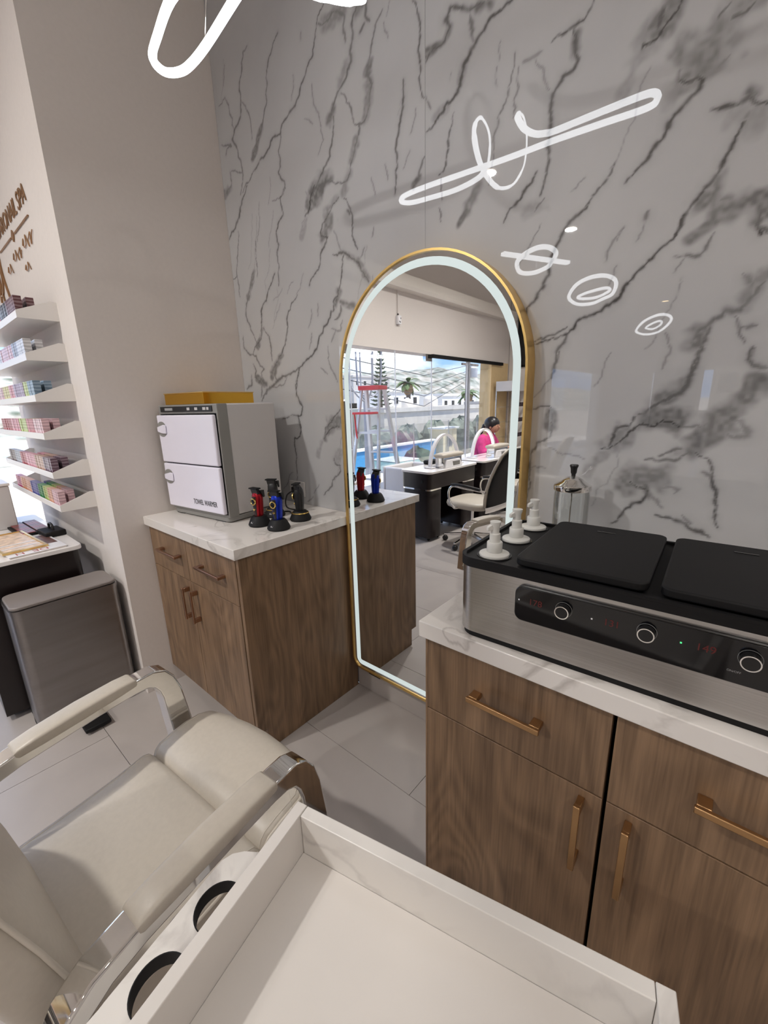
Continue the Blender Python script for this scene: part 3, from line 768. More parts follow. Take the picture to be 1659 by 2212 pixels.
tag(ob('countertop', B().box(1.593,2.42,-.607,-.001,.86,.90), M['quartz'], bevel=.002), 'white quartz worktop holding the black and steel wax warmer', 'countertop')

# ------------------------------------------------------------------ towel warmer
t = thing('towel_warmer', 'white two-door towel warmer with grey trim on the corner worktop', 'towel warmer', (.04,-.483,.9), R(6.5))
ob('casing', B().box(.004,.430,.055,.312,.028,.502), M['grey_l'], t, bevel=.006)
bz = ob('bezel', B().ring([(0,.024),(.434,.024),(.434,.502),(0,.502)], [(.008,.036),(.426,.036),(.426,.463),(.008,.463)], .006,.055,'y'), M['grey_p'], t, bevel=.003)
ob('inner_face', B().box(.008,.426,.03,.055,.036,.463), M['black_m'], t)
cp = ob('control_panel', B().box(.02,.405,.002,.0065,.472,.495), M['black'], t, bevel=.001)
for x, w_ in ((.06,.06),(.232,.020),(.288,.020),(.345,.020),(.372,.014)):
    ob('button', B().box(x,x+w_,.0005,.0021,.478,.489), M['grey_l'] if w_ < .05 else M['grey_line'], cp)
for z0, z1 in ((.248,.459),(.040,.243)):
    d = ob('door', B().box(.006,.424,-.014,.0055,z0,z1), M['lavender'], t, bevel=.006, seg=3)
    zc = z1-.062
    for sg_ in (1,-1):
        ob('grip_recess', B().prism([(.040+.032*math.cos(R(a)), zc+sg_*(.014+.020*math.sin(R(a)))) for a in range(-20,201,20)], -.0150, -.0138, 'y'), M['grey_p'], d)
    ob('grip', B().prism([(.010,zc-.012),(.040,zc-.019),(.076,zc-.020),(.078,zc+.018),(.060,zc+.020),(.010,zc+.010)], -.021, -.0151, 'y'), M['lavender'], d, bevel=.003)
me = text_mesh('lettering', 'TOWEL WARMER', .0265, .0004); me.materials.append(M['black'])
o = put('lettering', me, None, d, (.212,-.0146,.070), (R(90),0,0)); o.scale = (.82,1.25,1)
ob('base_frame', B().prism(rrect(.004,.430,.006,.30,.02), .004, .026), M['grey_p'], t, bevel=.003)
for x in (.05,.36):
    for y in (.03,.27): ob('foot', B().box(x-.04 if x>.2 else x-.03,x+.03,y-.02,y+.02,0,.0045), M['black'], t)
# the gold tray lying on it
g_ = mat('mirror_gold_sheet', (222,172,66), .09, 1, var=.06, scale=3)
t = thing('gold_box', 'shiny gold box lying on top of the towel warmer', 'box', (.04,-.483,1.403), R(6.5))
ob('body', B().box(.022,.318,.03,.290,0,.046), g_, t, bevel=.001)
ob('rim', B().ring([(.020,.028),(.320,.028),(.320,.292),(.020,.292)], [(.026,.034),(.314,.034),(.314,.286),(.026,.286)], .0462,.050), M['gold'], t)

# ------------------------------------------------------------------ hair clippers on charging stands
def clipper(loc, rz, body, label, ring_base=False, logo=True, hs=1.0):
    t = thing('hair_clipper', label, 'hair clipper', loc, rz, 'hair clippers on the corner worktop')
    b = B().lathe([(.0,0),(.044,0),(.047,.006),(.045,.012),(.036,.032),(.028,.042),(.0,.042)], 28)
    st = ob('charging_stand', b, M['black_m'], t, smooth=35)
    if logo:
        me = text_mesh('lettering', 'BC', .009, .0003); me.materials.append(M['white_p'])
        put('lettering', me, None, st, (-.006,-.0425,.017), (R(62),0,0))
    if ring_base: ob('trim_ring', B().lathe([(.0365,.0315),(.039,.033),(.036,.036),(.034,.035),(.0365,.0315)], 28), M['gold_r'], st, smooth=40)
    def sec(w_, d_, z, dy=0):
        return [((w_*math.copysign(abs(math.cos(a))**.6, math.cos(a))), dy+d_*math.copysign(abs(math.sin(a))**.6, math.sin(a)), z) for a in [2*PI*k/20 for k in range(20)]]
    rings = [sec(.013,.015,.034),sec(.0155,.017,.05),sec(.0175,.018,.075),sec(.019,.019,.10),sec(.0205,.019,.118),sec(.019,.017,.132*hs),sec(.016,.013,.140*hs)]
    ob('body', B().loft(rings), body, t, smooth=50)
    ob('face_plate', B().loft([[(x*.62, y-.0035, z) for x, y, z in sec(.0145,.015,.045)], [(x*.62,y-.0035,z) for x,y,z in sec(.0185,.018,.08)], [(x*.62,y-.0035,z) for x,y,z in sec(.0205,.0185,.125)]]), M['black'], t, smooth=50)
    hz = .135*hs
    ob('head', B().loft([[(-.018,-.012,hz),(.018,-.012,hz),(.018,.012,hz),(-.018,.012,hz)], [(-.020,-.017,hz+.022),(.020,-.017,hz+.022),(.020,-.004,hz+.022),(-.020,-.004,hz+.022)]]), M['black'], t, bevel=.002)
    ob('blade', B().box(-.023,.023,-.022,.002,hz+.022,hz+.027), M['black_m'], t)
    ob('taper_lever', B().prism([(-.004,hz+.018),(.016,hz+.016),(.018,hz-.012),(.012,hz-.014)], .0205, .026, 'x'), M['black'], t)
    ob('dial', B().lathe([(0,0),(.0145,0),(.0145,.004),(.0115,.005),(.0105,.003),(0,.003)], 24), M['gold_r'], t, (0,-.0225,.105), (R(90),0,0), smooth=40)
    ob('dial_window', B().lathe([(0,.0045),(.0105,.0035)], 24), M['black_g'], t, (0,-.0225,.105), (R(90),0,0))
    ob('button', B().lathe([(0,.004),(.0045,.004),(.005,0),(0,0)], 16), M['gold_r'], t, (0,-.0205,.071), (R(90),0,0), smooth=40)
    return t
clipper((.593,-.363,.9), R(8), M['red_m'], 'red and black hair clipper on a black charging stand')
clipper((.708,-.350,.9), R(14), M['blue_m'], 'blue hair clipper on a black charging stand, nearest the worktop edge')
clipper((.520,-.235,.9), R(30), M['black'], 'tallest black hair clipper behind the blue one', True, True, 1.08)
clipper((.670,-.208,.9), R(-62), M['black'], 'black hair clipper on a gold-ringed stand nearest the marble wall', True, False)
t = thing('wall_outlet', 'grey wall outlet on the marble behind the black clippers', 'outlet', (.40,-.0005,.975))
ob('plate', B().box(-.058,.058,-.008,0,-.038,.038), M['grey_l'], t, bevel=.002)
ob('plug', B().box(-.015,.02,-.034,-.0081,-.018,.012), M['black'], t, bevel=.003)
tag(ob('power_cable', B().tube(smooth_path([(.405,-.036,.972),(.42,-.09,.955),(.47,-.13,.912),(.56,-.12,.906),(.62,-.15,.905),(.60,-.19,.905),(.53,-.16,.906),(.50,-.185,.906)]), .0035, 6), M['black'], smooth=60), 'black power cable looping behind the hair clippers', 'cable')

# ------------------------------------------------------------------ wax warmer
t = thing('wax_warmer', 'large brushed steel wax warmer with black lids on the right worktop', 'wax warmer', (1.685,-.594,.9), R(2.2))
ob('base', B().prism(rrect(.004,.606,.004,.322,.034,6), 0, .0125), M['black_m'], t, smooth=40)
ob('body', B().prism(rrect(0,.61,0,.326,.036,8), .0126, .158), M['steel'], t, smooth=40)
ob('top_tray', B().prism(rrect(-.003,.613,-.003,.329,.038,8), .1581, .172), M['black_m'], t, smooth=40)
ob('tray_rim', B().ring(rrect(-.003,.613,-.003,.329,.038,8), rrect(.005,.605,.005,.321,.031,8), .1721, .178), M['black_m'], t, smooth=40)
for x0, x1 in ((.116,.336),(.352,.575)):
    lid = ob('lid', B().prism(rrect(x0,x1,.008,.314,.018,5), .1785, .194), M['black_m'], t, bevel=.003)
    ob('vent_slot', B().box((x0+x1)/2-.018,(x0+x1)/2+.018,.262,.267,.1942,.1950), M['black_g'], lid)
pn = ob('control_panel', B().prism(rrect(.128,.565,.076,.146,.015,5), -.009, -.0001, 'y'), M['black_g'], t, bevel=.0015)
for k, x in enumerate((.217,.344,.470)):
    kn = ob('knob', B().lathe([(0,.020),(.0165,.020),(.018,.016),(.018,0),(0,0)], 28), M['black'], t, (x,-.0092,.121), (R(90),0,0), smooth=30); kn.scale = (.64,.64,.7)
    ob('knob_ring', B().lathe([(.0162,.0201),(.0180,.0201),(.0180,.0165),(.0187,.0165),(.0187,.0209),(.0162,.0209),(.0162,.0201)], 28), M['chrome'], kn)
    ob('scale_ring', B().lathe([(.0215,0),(.0222,0),(.0222,.0004),(.0215,.0004),(.0215,0)], 28), M['grey_line'], kn, (0,0,.0001))
    me = text_mesh('digits', ('178','131','149')[k], .017, .0002); me.materials.append(M['ledred'])
    put('digits', me, None, pn, (x-.063,-.0094,.1135), (R(90),0,0))
    ob('status_light', B().box(x-.082,x-.0795,-.0096,-.0091,.117,.1195), M['ledgreen'] if k == 2 else M['white_p'], pn)
me = text_mesh('lettering', 'ON/OFF', .0045, .0002); me.materials.append(M['grey_line']); put('lettering', me, None, pn, (.447,-.0094,.094), (R(90),0,0))
for y in (.050,.170,.284):
    ob('well_ring', B().lathe([(.0325,.1722),(.0350,.1722),(.0350,.1745),(.0325,.1745),(.0325,.1722)], 28, (.058,y,0)), M['black'], t, smooth=40)
def pump(x, y, label):
    q = thing('pump_bottle', label, 'pump bottle', (x,y,.9+.1722), R(-35), 'pump bottles set into the wax warmer'); q.scale = (1.16,1.16,1.2)
    ob('flange', B().lathe([(0,.0004),(.0262,.0004),(.027,.003),(.026,.0052),(.014,.0078),(0,.0078)], 28), M['frost'], q, smooth=50)
    ob('collar', B().lathe([(.0132,.0079),(.0136,.0085),(.0136,.0245),(.0126,.0258),(0,.0258)] , 24), M['frost'], q, smooth=40)
    ob('actuator', B().lathe([(.0095,.0259),(.0095,.040),(.0072,.0415),(.0072,.052),(.0092,.057),(.0096,.0615),(0,.0622)], 20), M['frost'], q, smooth=40)
    ob('nozzle', B().loft([[(-.004,-.002,.048),(.004,-.002,.048),(.004,-.002,.060),(-.004,-.002,.060)],[(-.0032,-.016,.046),(.0032,-.016,.046),(.0032,-.016,.053),(-.0032,-.016,.053)]]), M['frost'], q, bevel=.001)
for k, y in enumerate((.050,.170,.284)):
    xx = 1.685+.058*math.cos(R(2.2))-y*math.sin(R(2.2)); yy = -.594+.058*math.sin(R(2.2))+y*math.cos(R(2.2))
    pump(xx, yy, 'white pump bottle in the steel warmer, ' + ('nearest the control panel','the middle one of the three','closest to the marble wall')[k])
t = thing('disinfectant_jar', 'glass disinfectant jar with chrome lid behind the wax warmer', 'jar', (1.759,-.105,.9))
ob('jar_body', B().lathe([(.0,.003),(.043,.003),(.045,.010),(.046,.05),(.046,.222),(.0445,.232),(.0445,.245),(.0425,.245),(.0425,.232),(.0440,.222),(.0440,.05),(.043,.012),(0,.010)], 36), M['jar'], t, smooth=50)
ob('base_ring', B().lathe([(0,0),(.044,0),(.044,.0028),(0,.0028)], 32), M['jar'], t)
ld_ = ob('lid', B().lathe([(.0475,.238),(.0485,.240),(.0485,.252),(.046,.2545),(.030,.263),(.027,.267),(.012,.276),(.006,.278),(0,.278)], 36), M['chrome'], t, smooth=40)
ob('knob', B().lathe([(.0055,.2781),(.0055,.283),(.0075,.286),(.0085,.298),(.0115,.306),(.0100,.309),(0,.309)], 20), M['black'], ld_, smooth=40)
ob('lift_rod', B().tube([(0,0,.011),(0,0,.2770)], .0018, 6), M['chrome'], t)
ob('basket', B().lathe([(0,.0125),(.036,.0125),(.036,.0150),(0,.0150)], 28), M['chrome'], t)

# ------------------------------------------------------------------ styling chair (tilted slightly back on its column)
t = thing('styling_chair', 'beige leather styling chair with chrome arms in the foreground', 'salon chair', (1.2008,-.9864,0), R(5.17))
CT, ST = math.cos(.0939), math.sin(.0939)
def tl(b):
    b.v = [(x, y*CT-z*ST, .6746+z*CT+y*ST) for x, y, z in b.v]; return b
ob('seat_base', tl(B().box(-.215,.215,-.33,.06,-.305,-.268)), M['black_m'], t, bevel=.01)
prof = [(-.40,-.192),(-.30,-.197),(-.20,-.202),(-.12,-.203),(-.05,-.198),(-.036,-.206),(-.026,-.224),(-.016,-.207),(-.004,-.198),(.03,-.193),(.08,-.192),(.12,-.198),(.148,-.212),(.160,-.234),(.155,-.254),(.13,-.264),(0,-.267),(-.40,-.267)]
W_ = .234
xs = [-W_,-W_*.985,-W_*.93,-W_*.6,-W_*.3,0,W_*.3,W_*.6,W_*.93,W_*.985,W_]; dz = [-.012,-.004,0,.003,.004,.005,.004,.003,0,-.004,-.012]
rings = [[(x, y+(.035*(1-(x/W_)**2) if y > 0 else 0)*min(1,y/.1) if y > 0 else y, z+(d if z > -.24 else 0)) for y, z in prof] for x, d in zip(xs, dz)]
ob('seat', tl(B().loft(rings)), M['leather'], t, smooth=50)
for s in (-1,1):
    ob('seat_piping', tl(B().tube([(s*W_, y, z-.010) for y, z in prof[:14]], .0035, 6)), M['leather_s'], t, smooth=60)
    ob('seat_stitching', tl(B().tube([(s*W_*.95, y, z-.0012) for y, z in prof[:13]], .0012, 5)), M['leather_s'], t)
back = [(-.318,-.235),(-.322,-.17),(-.332,-.08),(-.345,.02),(-.362,.12),(-.382,.22),(-.395,.27)]
rings = []
for k, (y, z) in enumerate(back):
    w_ = (.215,.226,.232,.232,.232,.228,.205)[k]; d_ = (.035,.042,.046,.046,.044,.038,.018)[k]
    rings.append([(w_*math.copysign(abs(math.cos(a))**.3, math.cos(a)), y-.042+d_*math.copysign(abs(math.sin(a))**.55, math.sin(a)), z) for a in [2*PI*q/40 for q in range(40)]])
bk = ob('backrest', tl(B().loft(rings)), M['leather'], t, smooth=60)
for s in (-1,1):
    ob('back_piping', tl(B().tube([(s*w_, y-.012, z) for (y, z), w_ in zip(back[1:], (.224,.231,.231,.231,.227,.204))], .0035, 6)), M['leather_s'], bk, smooth=60)
outer = [(.112,-.29),(.109,-.20),(.105,-.10),(.095,-.052),(.077,-.020),(.047,-.004),(0,-.001),(-.10,0),(-.27,-.002),(-.33,-.010),(-.37,-.032),(-.40,-.068),(-.415,-.115)]
inner = [(.046,-.29),(.048,-.20),(.050,-.10),(.046,-.074),(.036,-.054),(.018,-.043),(-.01,-.039),(-.10,-.036),(-.26,-.038),(-.31,-.045),(-.345,-.062),(-.37,-.087),(-.382,-.118)]
for s in (-1,1):
    arm = ob('armrest', tl(B().ring(outer, inner, s*.283-.0245, s*.283+.0245, 'x', False)), M['chrome'], t, bevel=.005, seg=3)
    rr = []
    for y, h_, w_ in ((.0,.003,.0245),(-.006,.008,.0262),(-.04,.013,.0275),(-.13,.016,.0285),(-.22,.013,.0275),(-.26,.008,.0262),(-.267,.003,.0245)):
        rr.append([(s*.283+w_*math.copysign(abs(math.cos(a))**.5, math.cos(a)), y, -.001+(h_ if math.sin(a) > 0 else .020)*math.copysign(abs(math.sin(a))**.5, math.sin(a))) for a in [2*PI*q/28 for q in range(28)]])
    ob('arm_pad', tl(B().loft(rr)), M['leather'], arm, smooth=60)
    ob('arm_bracket', tl(B().box(min(s*.216,s*.258),max(s*.216,s*.258),.05,.10,-.302,-.270)), M['chrome'], t)
ob('column', B().lathe([(.032,.0325),(.032,.22),(.024,.225),(.024,.355)], 24, (0,-.13,0)), M['chrome'], t, smooth=40)
ob('base', B().lathe([(0,0.0005),(.235,.0005),(.24,.008),(.22,.018),(.06,.032),(0,.032)], 40, (0,-.13,0)), M['chrome'], t, smooth=40)
ob('footrest', B().tube(smooth_path([(.14,.02,.365),(.155,.13,.34),(.16,.20,.24),(.15,.23,.21),(-.15,.23,.21),(-.16,.20,.24),(-.155,.13,.34),(-.14,.02,.365)]), .011, 8), M['chrome'], t, smooth=60)
ob('lever', B().tube([(.02,-.13,.34),(.20,-.10,.35),(.30,.02,.37),(.345,.10,.40)], .007, 8), M['chrome'], t, smooth=60)
ob('lever_grip', B().box(.330,.352,.07,.13,.35,.455), M['leather'], t, (0,0,0), bevel=.006)

# ------------------------------------------------------------------ trolley with tray top
cm = quartz('white_veined_laminate', (222,217,211), (160,153,150), .34, 2.6, .6)
cp_ = mat('plain_white_laminate', (214,208,202), .38, var=.01)
t = thing('salon_trolley', 'white marble-look salon trolley with raised tray rim in the foreground', 'trolley', (1.662,-1.019,.8), R(13.2))
LX, LY, T_ = .482, .43, .018
ob('tray_floor', B().box(T_+.0005,LX-T_-.0005,-LY+T_+.0005,-T_-.0005,-.086,-.071), cp_, t)
ob('rim_board', B().box(0,T_,-LY,0,-.088,0), cp_, t, bevel=.0012)
ob('rim_board', B().box(LX-T_,LX,-LY,0,-.088,0), cm, t, bevel=.0012)
ob('rim_board', B().box(T_+.0006,LX-T_-.0006,-T_,0,-.088,-.0006), cm, t, bevel=.0012)
ob('rim_board', B().box(T_+.0006,LX-T_-.0006,-LY,-LY+T_,-.088,-.0006), cm, t, bevel=.0012)
b = B(); hr = .033; cxs = -.046
for cy in (-.123,-.213,-.303):
    o_, i_ = [], []
    for k in range(40):
        a = 2*PI*k/40; c_, s_ = math.cos(a), math.sin(a)
        f = min((.0455/abs(c_) if abs(c_) > 1e-6 else 9), (.045/abs(s_) if abs(s_) > 1e-6 else 9))
        o_.append((cxs+f*c_, cy+f*s_)); i_.append((cxs+hr*c_, cy+hr*s_))
    b.ring(o_, i_, -.096, -.080)
b.prism([(-.0005,-.078),(-.0005,-.040),(-.02,-.040),(-.05,-.044),(-.07,-.052),(-.084,-.063),(-.0915,-.078)], -.096, -.080)
b.prism([(-.0005,-LY),(-.0005,-.348),(-.0915,-.348),(-.0915,-LY)], -.096, -.080)
ho = lab(ob('tool_holder', b, cm, t), 'side shelf with round holes for hair tools')
for cy in (-.123,-.213,-.303):
    ob('hole_liner', B().ring([(cxs+hr*math.cos(2*PI*k/40), cy+hr*math.sin(2*PI*k/40)) for k in range(40)], [(cxs+.0315*math.cos(2*PI*k/40), cy+.0315*math.sin(2*PI*k/40)) for k in range(40)], -.100, -.0795), M['black_m'], ho, smooth=40)
ob('lower_shelf', B().box(0,LX,-LY,0,-.62,-.60), cm, t, bevel=.001)
for x in (.02,LX-.02):
    for y in (-.02,-LY+.02):
        lg = ob('leg', B().box(x-.012,x+.012,y-.012,y+.012,-.74,-.0885), M['white_m'], t)
        ob('caster', B().lathe([(0,-.006),(.02,-.006),(.024,0),(.02,.006),(0,.006)], 16), M['black'], lg, (x,y,-.772), (R(90),0,0), smooth=40)
        ob('caster_fork', B().box(x-.008,x+.008,y-.011,y+.011,-.762,-.7401), M['chrome'], lg)
ob('hook', B().tube(smooth_path([(-.080,-.20,-.098),(-.100,-.19,-.115),(-.118,-.165,-.128),(-.115,-.135,-.12),(-.085,-.115,-.098)]), .003, 6), M['black'], t, smooth=60)

# ------------------------------------------------------------------ waste bin, magazine desk
t = thing('waste_bin', 'tall stainless steel pedal bin standing beside the white pier', 'waste bin', (-.14,-.945,0))
ob('body', B().prism(rrect(-.105,.105,-.195,.195,.035,6), .035, .590), M['steel_v'], t, smooth=40)
ob('base_ring', B().prism(rrect(-.104,.104,-.194,.194,.034,6), .0005, .0345), M['black_m'], t, smooth=40)
ob('collar', B().prism(rrect(-.107,.107,-.197,.197,.036,6), .5905, .606), M['steel_v'], t, smooth=40)
ob('lid', B().prism(rrect(-.102,.102,-.192,.192,.034,6), .607, .622), mat('satin_grey_lid', (128,120,116), .45, var=.02), t, bevel=.004)
ob('pedal', B().box(.1055,.232,-.07,.03,.012,.030), M['black_m'], t, bevel=.004)
ob('hinge_spine', B().box(-.128,-.106,-.193,-.150,.02,.60), M['black_m'], t, bevel=.003)
t = thing('magazine_desk', 'dark brown desk with white top under the polish shelves', 'desk', (-.29,-.80,0))
ob('desk_top', B().prism(rrect(-1.0,0,-.46,0,.03), .735, .757), M['white_top'], t, bevel=.003)
ob('apron', B().prism(rrect(-.97,-.012,-.43,-.012,.03), .56, .7345), M['dark_br'], t, smooth=40)
for x in (-.26,-.97): ob('pedestal', B().box(x,x+.25,-.42,-.03,.03,.5595), M['dark_br'], t)
for x in (-.22,-.05,-.93,-.76): ob('caster', B().ball((x,-.22,.0155), .015), M['black'], t, smooth=60)
t = thing('magazine', 'open white magazine with red lettering on the dark desk', 'magazine', (-.325,-.86,.7575), R(3))
ob('pages', B().box(-.30,.015,-.21,.0,0,.006), mat('paper', (228,220,214), .6), t); ob('cover', B().box(-.305,.018,-.214,.004,.0061,.0075), M['white_p'], t)
ob('photograph', B().box(-.295,-.09,-.205,-.005,.0076,.0082), mat('dark_print', (96,66,58), .4, var=.5, scale=20), t)
me = text_mesh('lettering', 'DE', .05, .0002); me.materials.append(mat('red_ink', (158,60,58), .6)); put('lettering', me, None, t, (-.03,-.06,.0077), (0,0,R(-90)))
me = text_mesh('lettering', 'H', .05, .0002); me.materials.append(bpy.data.materials['red_ink']); put('lettering', me, None, t, (-.03,-.15,.0077), (0,0,R(-90)))
t = thing('swatch_board', 'gold framed colour swatch board lying on the magazine', 'swatch board', (-.42,-.96,.7662), R(4))
ob('frame', B().ring([(-.36,-.13),(.06,-.13),(.06,.04),(-.36,.04)], [(-.35,-.12),(.04,-.12),(.04,.03),(-.35,.03)], 0, .009), M['gold'], t)
ob('sheet', B().box(-.3495,.0395,-.1195,.0295,.0005,.004), mat('swatch_print', (222,196,172), .4, var=.28, scale=38), t)
for x in (-.10,-.03): ob('divider', B().box(x,x+.012,-.119,.029,.0041,.0055), M['white_p'], t)
t = thing('swatch_fan', 'dark rack of nail colour tips on the desk behind the magazine', 'swatch rack', (-.83,-.90,.7575), R(2))
ob('tray', B().box(-.20,.14,-.075,.060,0,.012), M['black_m'], t)
for k in range(2):
    for i in range(14): ob('tip', B().box(-.195+i*.0235,-.178+i*.0235,-.06+k*.065,-.005+k*.065,.0121,.017), mat('tip_%d' % i, (120+8*(i%5),70+6*(i%4),76), .3) if k == 0 else bpy.data.materials['tip_%d' % i], t)
t = thing('desktop_cabinet', 'pale grey box standing on the desk below the lowest shelf', 'box', (-1.10,-.83,.7575))
ob('body', B().box(-.24,.14,-.40,-.10,0,.24), M['grey_l'], t, bevel=.004); ob('lid', B().box(-.245,.145,-.405,-.095,.2405,.255), M['white_m'], t, bevel=.003)
t = thing('carry_case', 'small black carrying case with looped handle on the desk', 'case', (-.60,-.832,.7575), R(4))
ob('case', B().box(-.09,.05,-.06,.03,0,.03), M['black_m'], t, bevel=.006)
ob('handle', B().tube(smooth_path([(-.05,-.015,.03),(-.045,-.015,.055),(-.02,-.015,.062),(.005,-.015,.055),(.01,-.015,.03)]), .006, 6), M['black'], t, smooth=60)

# ------------------------------------------------------------------ polish shelves on the pier and their small boxes
SZ = [1.761,1.597,1.430,1.269,1.096,.944]
nm = ['topmost','second from the top','third from the top','fourth from the top','fifth from the top','lowest']
XR, XL, YF, YB = -.215, -1.29, -.868, -.7252
for k, zb in enumerate(SZ):
    t = thing('wall_shelf', 'white metal wall shelf of polish boxes, ' + nm[k] + ' of six', 'shelf', (0,0,zb), 0, 'white shelves on the pier')
    ob('base', B().box(XL,XR,YF+.004,YB,0,.005), M['white_m'], t)
    ob('lip', B().box(XL,XR,YF,YF+.0039,0,.028), M['white_m'], t, bevel=.001)
    for x in (XR+.0002, XL-.0042):
        ob('end_panel', B().prism([(YB,0),(YB,.074),(YB-.02,.076),(YF,.0285),(YF,0)], x, x+.004, 'x'), M['white_m'], t)
    ob('back_panel', B().box(XL,XR,YB-.0035,YB-.0003,.0052,.058), M['white_m'], t)
PAL = {'magenta':(190,40,100),'red':(178,40,50),'dark red':(104,36,44),'brown':(110,80,72),'black':(46,38,42),'white':(226,224,226),'grey':(170,170,180),'pink':(226,150,164),'pale pink':(232,190,196),
       'blue grey':(122,150,172),'yellow green':(190,204,110),'mauve':(172,146,178),'yellow':(222,208,130),'orange':(222,150,96),'violet blue':(92,92,160),'green':(52,140,70),'peach':(234,176,146),'rose':(206,110,120),'tan':(196,152,128),'plum':(112,78,96)}
SEQ = [[('dark red',6),('black',6),('rose',6),('brown',8),('black',8)],
       [('white',5),('grey',4),('pale pink',10),('white',7),('grey',8)],
       [('blue grey',4),('yellow green',3),('mauve',8),('pink',4),('yellow',6),('pale pink',9)],
       [('pale pink',6),('rose',5),('yellow green',6),('pink',7),('red',10)],
       [('plum',5),('tan',6),('pink',7),('red',5),('grey',5),('brown',6)],
       [('pale pink',4),('peach',3),('yellow green',3),('green',4),('violet blue',6),('peach',5),('orange',4),('magenta',5)]]
def stripe(name, c):
    m = bpy.data.materials.new(name); m.use_nodes = True; t = m.node_tree; p = t.nodes['Principled BSDF']
    tcn = N(t, 'ShaderNodeTexCoord'); wv = N(t, 'ShaderNodeTexWave', wave_type='BANDS', bands_direction='Z'); wv.inputs['Scale'].default_value = 24; wv.inputs['Distortion'].default_value = 3
    r = N(t, 'ShaderNodeValToRGB'); e = r.color_ramp.elements; c = lin(c); e[0].color = tuple(v*.6 for v in c)+(1,); e[1].color = tuple(min(1,v*.75+.14) for v in c)+(1,)
    t.links.new(tcn.outputs['Object'], wv.inputs['Vector']); t.links.new(wv.outputs['Fac'], r.inputs[0]); t.links.new(r.outputs[0], p.inputs['Base Color']); p.inputs['Roughness'].default_value = .35
    return m
BM = {}
def nth(n): return '%d%s' % (n, 'th' if 10 <= n % 100 <= 20 else {1:'st',2:'nd',3:'rd'}.get(n % 10, 'th'))
def boxmesh(cn):
    if cn not in BM:
        me = B().box(-.0115,.0115,-.0125,.0125,.0,.032).box(-.0122,.0122,-.0132,.0132,.0325,.084).mesh('polish_box')
        me.materials.append(mat('cap_'+cn.replace(' ','_'), PAL[cn], .3)); me.materials.append(stripe('label_'+cn.replace(' ','_'), PAL[cn]))
        for i, pl in enumerate(me.polygons): pl.material_index = 0 if max(me.vertices[v].co.z for v in pl.vertices) < .0322 else 1
        BM[cn] = me
    return BM[cn]
for k, zb in enumerate(SZ):
    for row, y, mx, st in ((0,-.8475,34,-.252),(1,-.806,16,-.262 if k < 5 else -.275)):
        i = 0
        for cn, n_ in SEQ[k]:
            for q in range(n_):
                if i >= mx: break
                o = put('polish_box', boxmesh(cn), None, None, (st-i*.0276+random.uniform(-.0006,.0006), y+random.uniform(-.001,.001), zb+.0051))
                tag(o, '%s polish box, %s from the right, %s row, %s shelf' % (cn, nth(i+1), 'front' if row == 0 else 'rear', nm[k]), 'polish box', '%s boxes, %s row, %s shelf' % (cn, 'front' if row == 0 else 'rear', nm[k]))
                i += 1
# ------------------------------------------------------------------ lettering on the pier
sg = mat('bronze_letters', (150,112,78), .35, .5, var=.1)
t = thing('wall_sign', 'bronze raised lettering and monogram above the polish shelves', 'sign', (0,-.7253,0))
me = text_mesh('lettering', 'CARONAIL SPA', .098, .0015); me.materials.append(sg)
o = put('lettering', me, None, t, (-.97,-.003,2.245), (R(90),0,0)); 
wd = max(v.co.x for v in me.vertices); o.scale = (.65/wd,1,1)
ob('divider', B().box(-.98,-.70,-.006,-.001,2.191,2.196).box(-.62,-.34,-.006,-.001,2.191,2.196), sg, t)
ob('diamond', B().prism([(-.66,2.168),(-.635,2.193),(-.66,2.218),(-.685,2.193)], -.006, -.001, 'y'), sg, t)
def script(x0, x1, z, amp, n):
    return smooth_path([(x0+(x1-x0)*i/n + .012*math.sin(i*2.3), -.004, z+amp*(math.sin(i*1.7)*.6+math.sin(i*2.9)*.4)) for i in range(n+1)], n=5)
ob('script_line', B().tube(script(-.90,-.80,2.085,.028,6), .0022, 5), sg, t); ob('script_line', B().tube(script(-.74,-.56,2.11,.030,11), .0022, 5), sg, t)
ob('script_line', B().tube(script(-.52,-.33,2.12,.032,12), .0022, 5), sg, t); ob('script_line', B().tube(script(-.56,-.47,2.03,.022,6), .0022, 5), sg, t)
ob('monogram', B().tube(smooth_path([(-1.20,-.004,1.99),(-1.12,-.004,2.16),(-1.02,-.004,2.28),(-1.04,-.004,2.12),(-.98,-.004,1.98),(-.92,-.004,1.92)]), .006, 6).tube(smooth_path([(-1.25,-.004,2.04),(-1.13,-.004,2.02),(-1.06,-.004,2.10),(-1.13,-.004,2.13),(-1.12,-.004,1.98),(-1.04,-.004,1.90)]), .005, 6), sg, t)
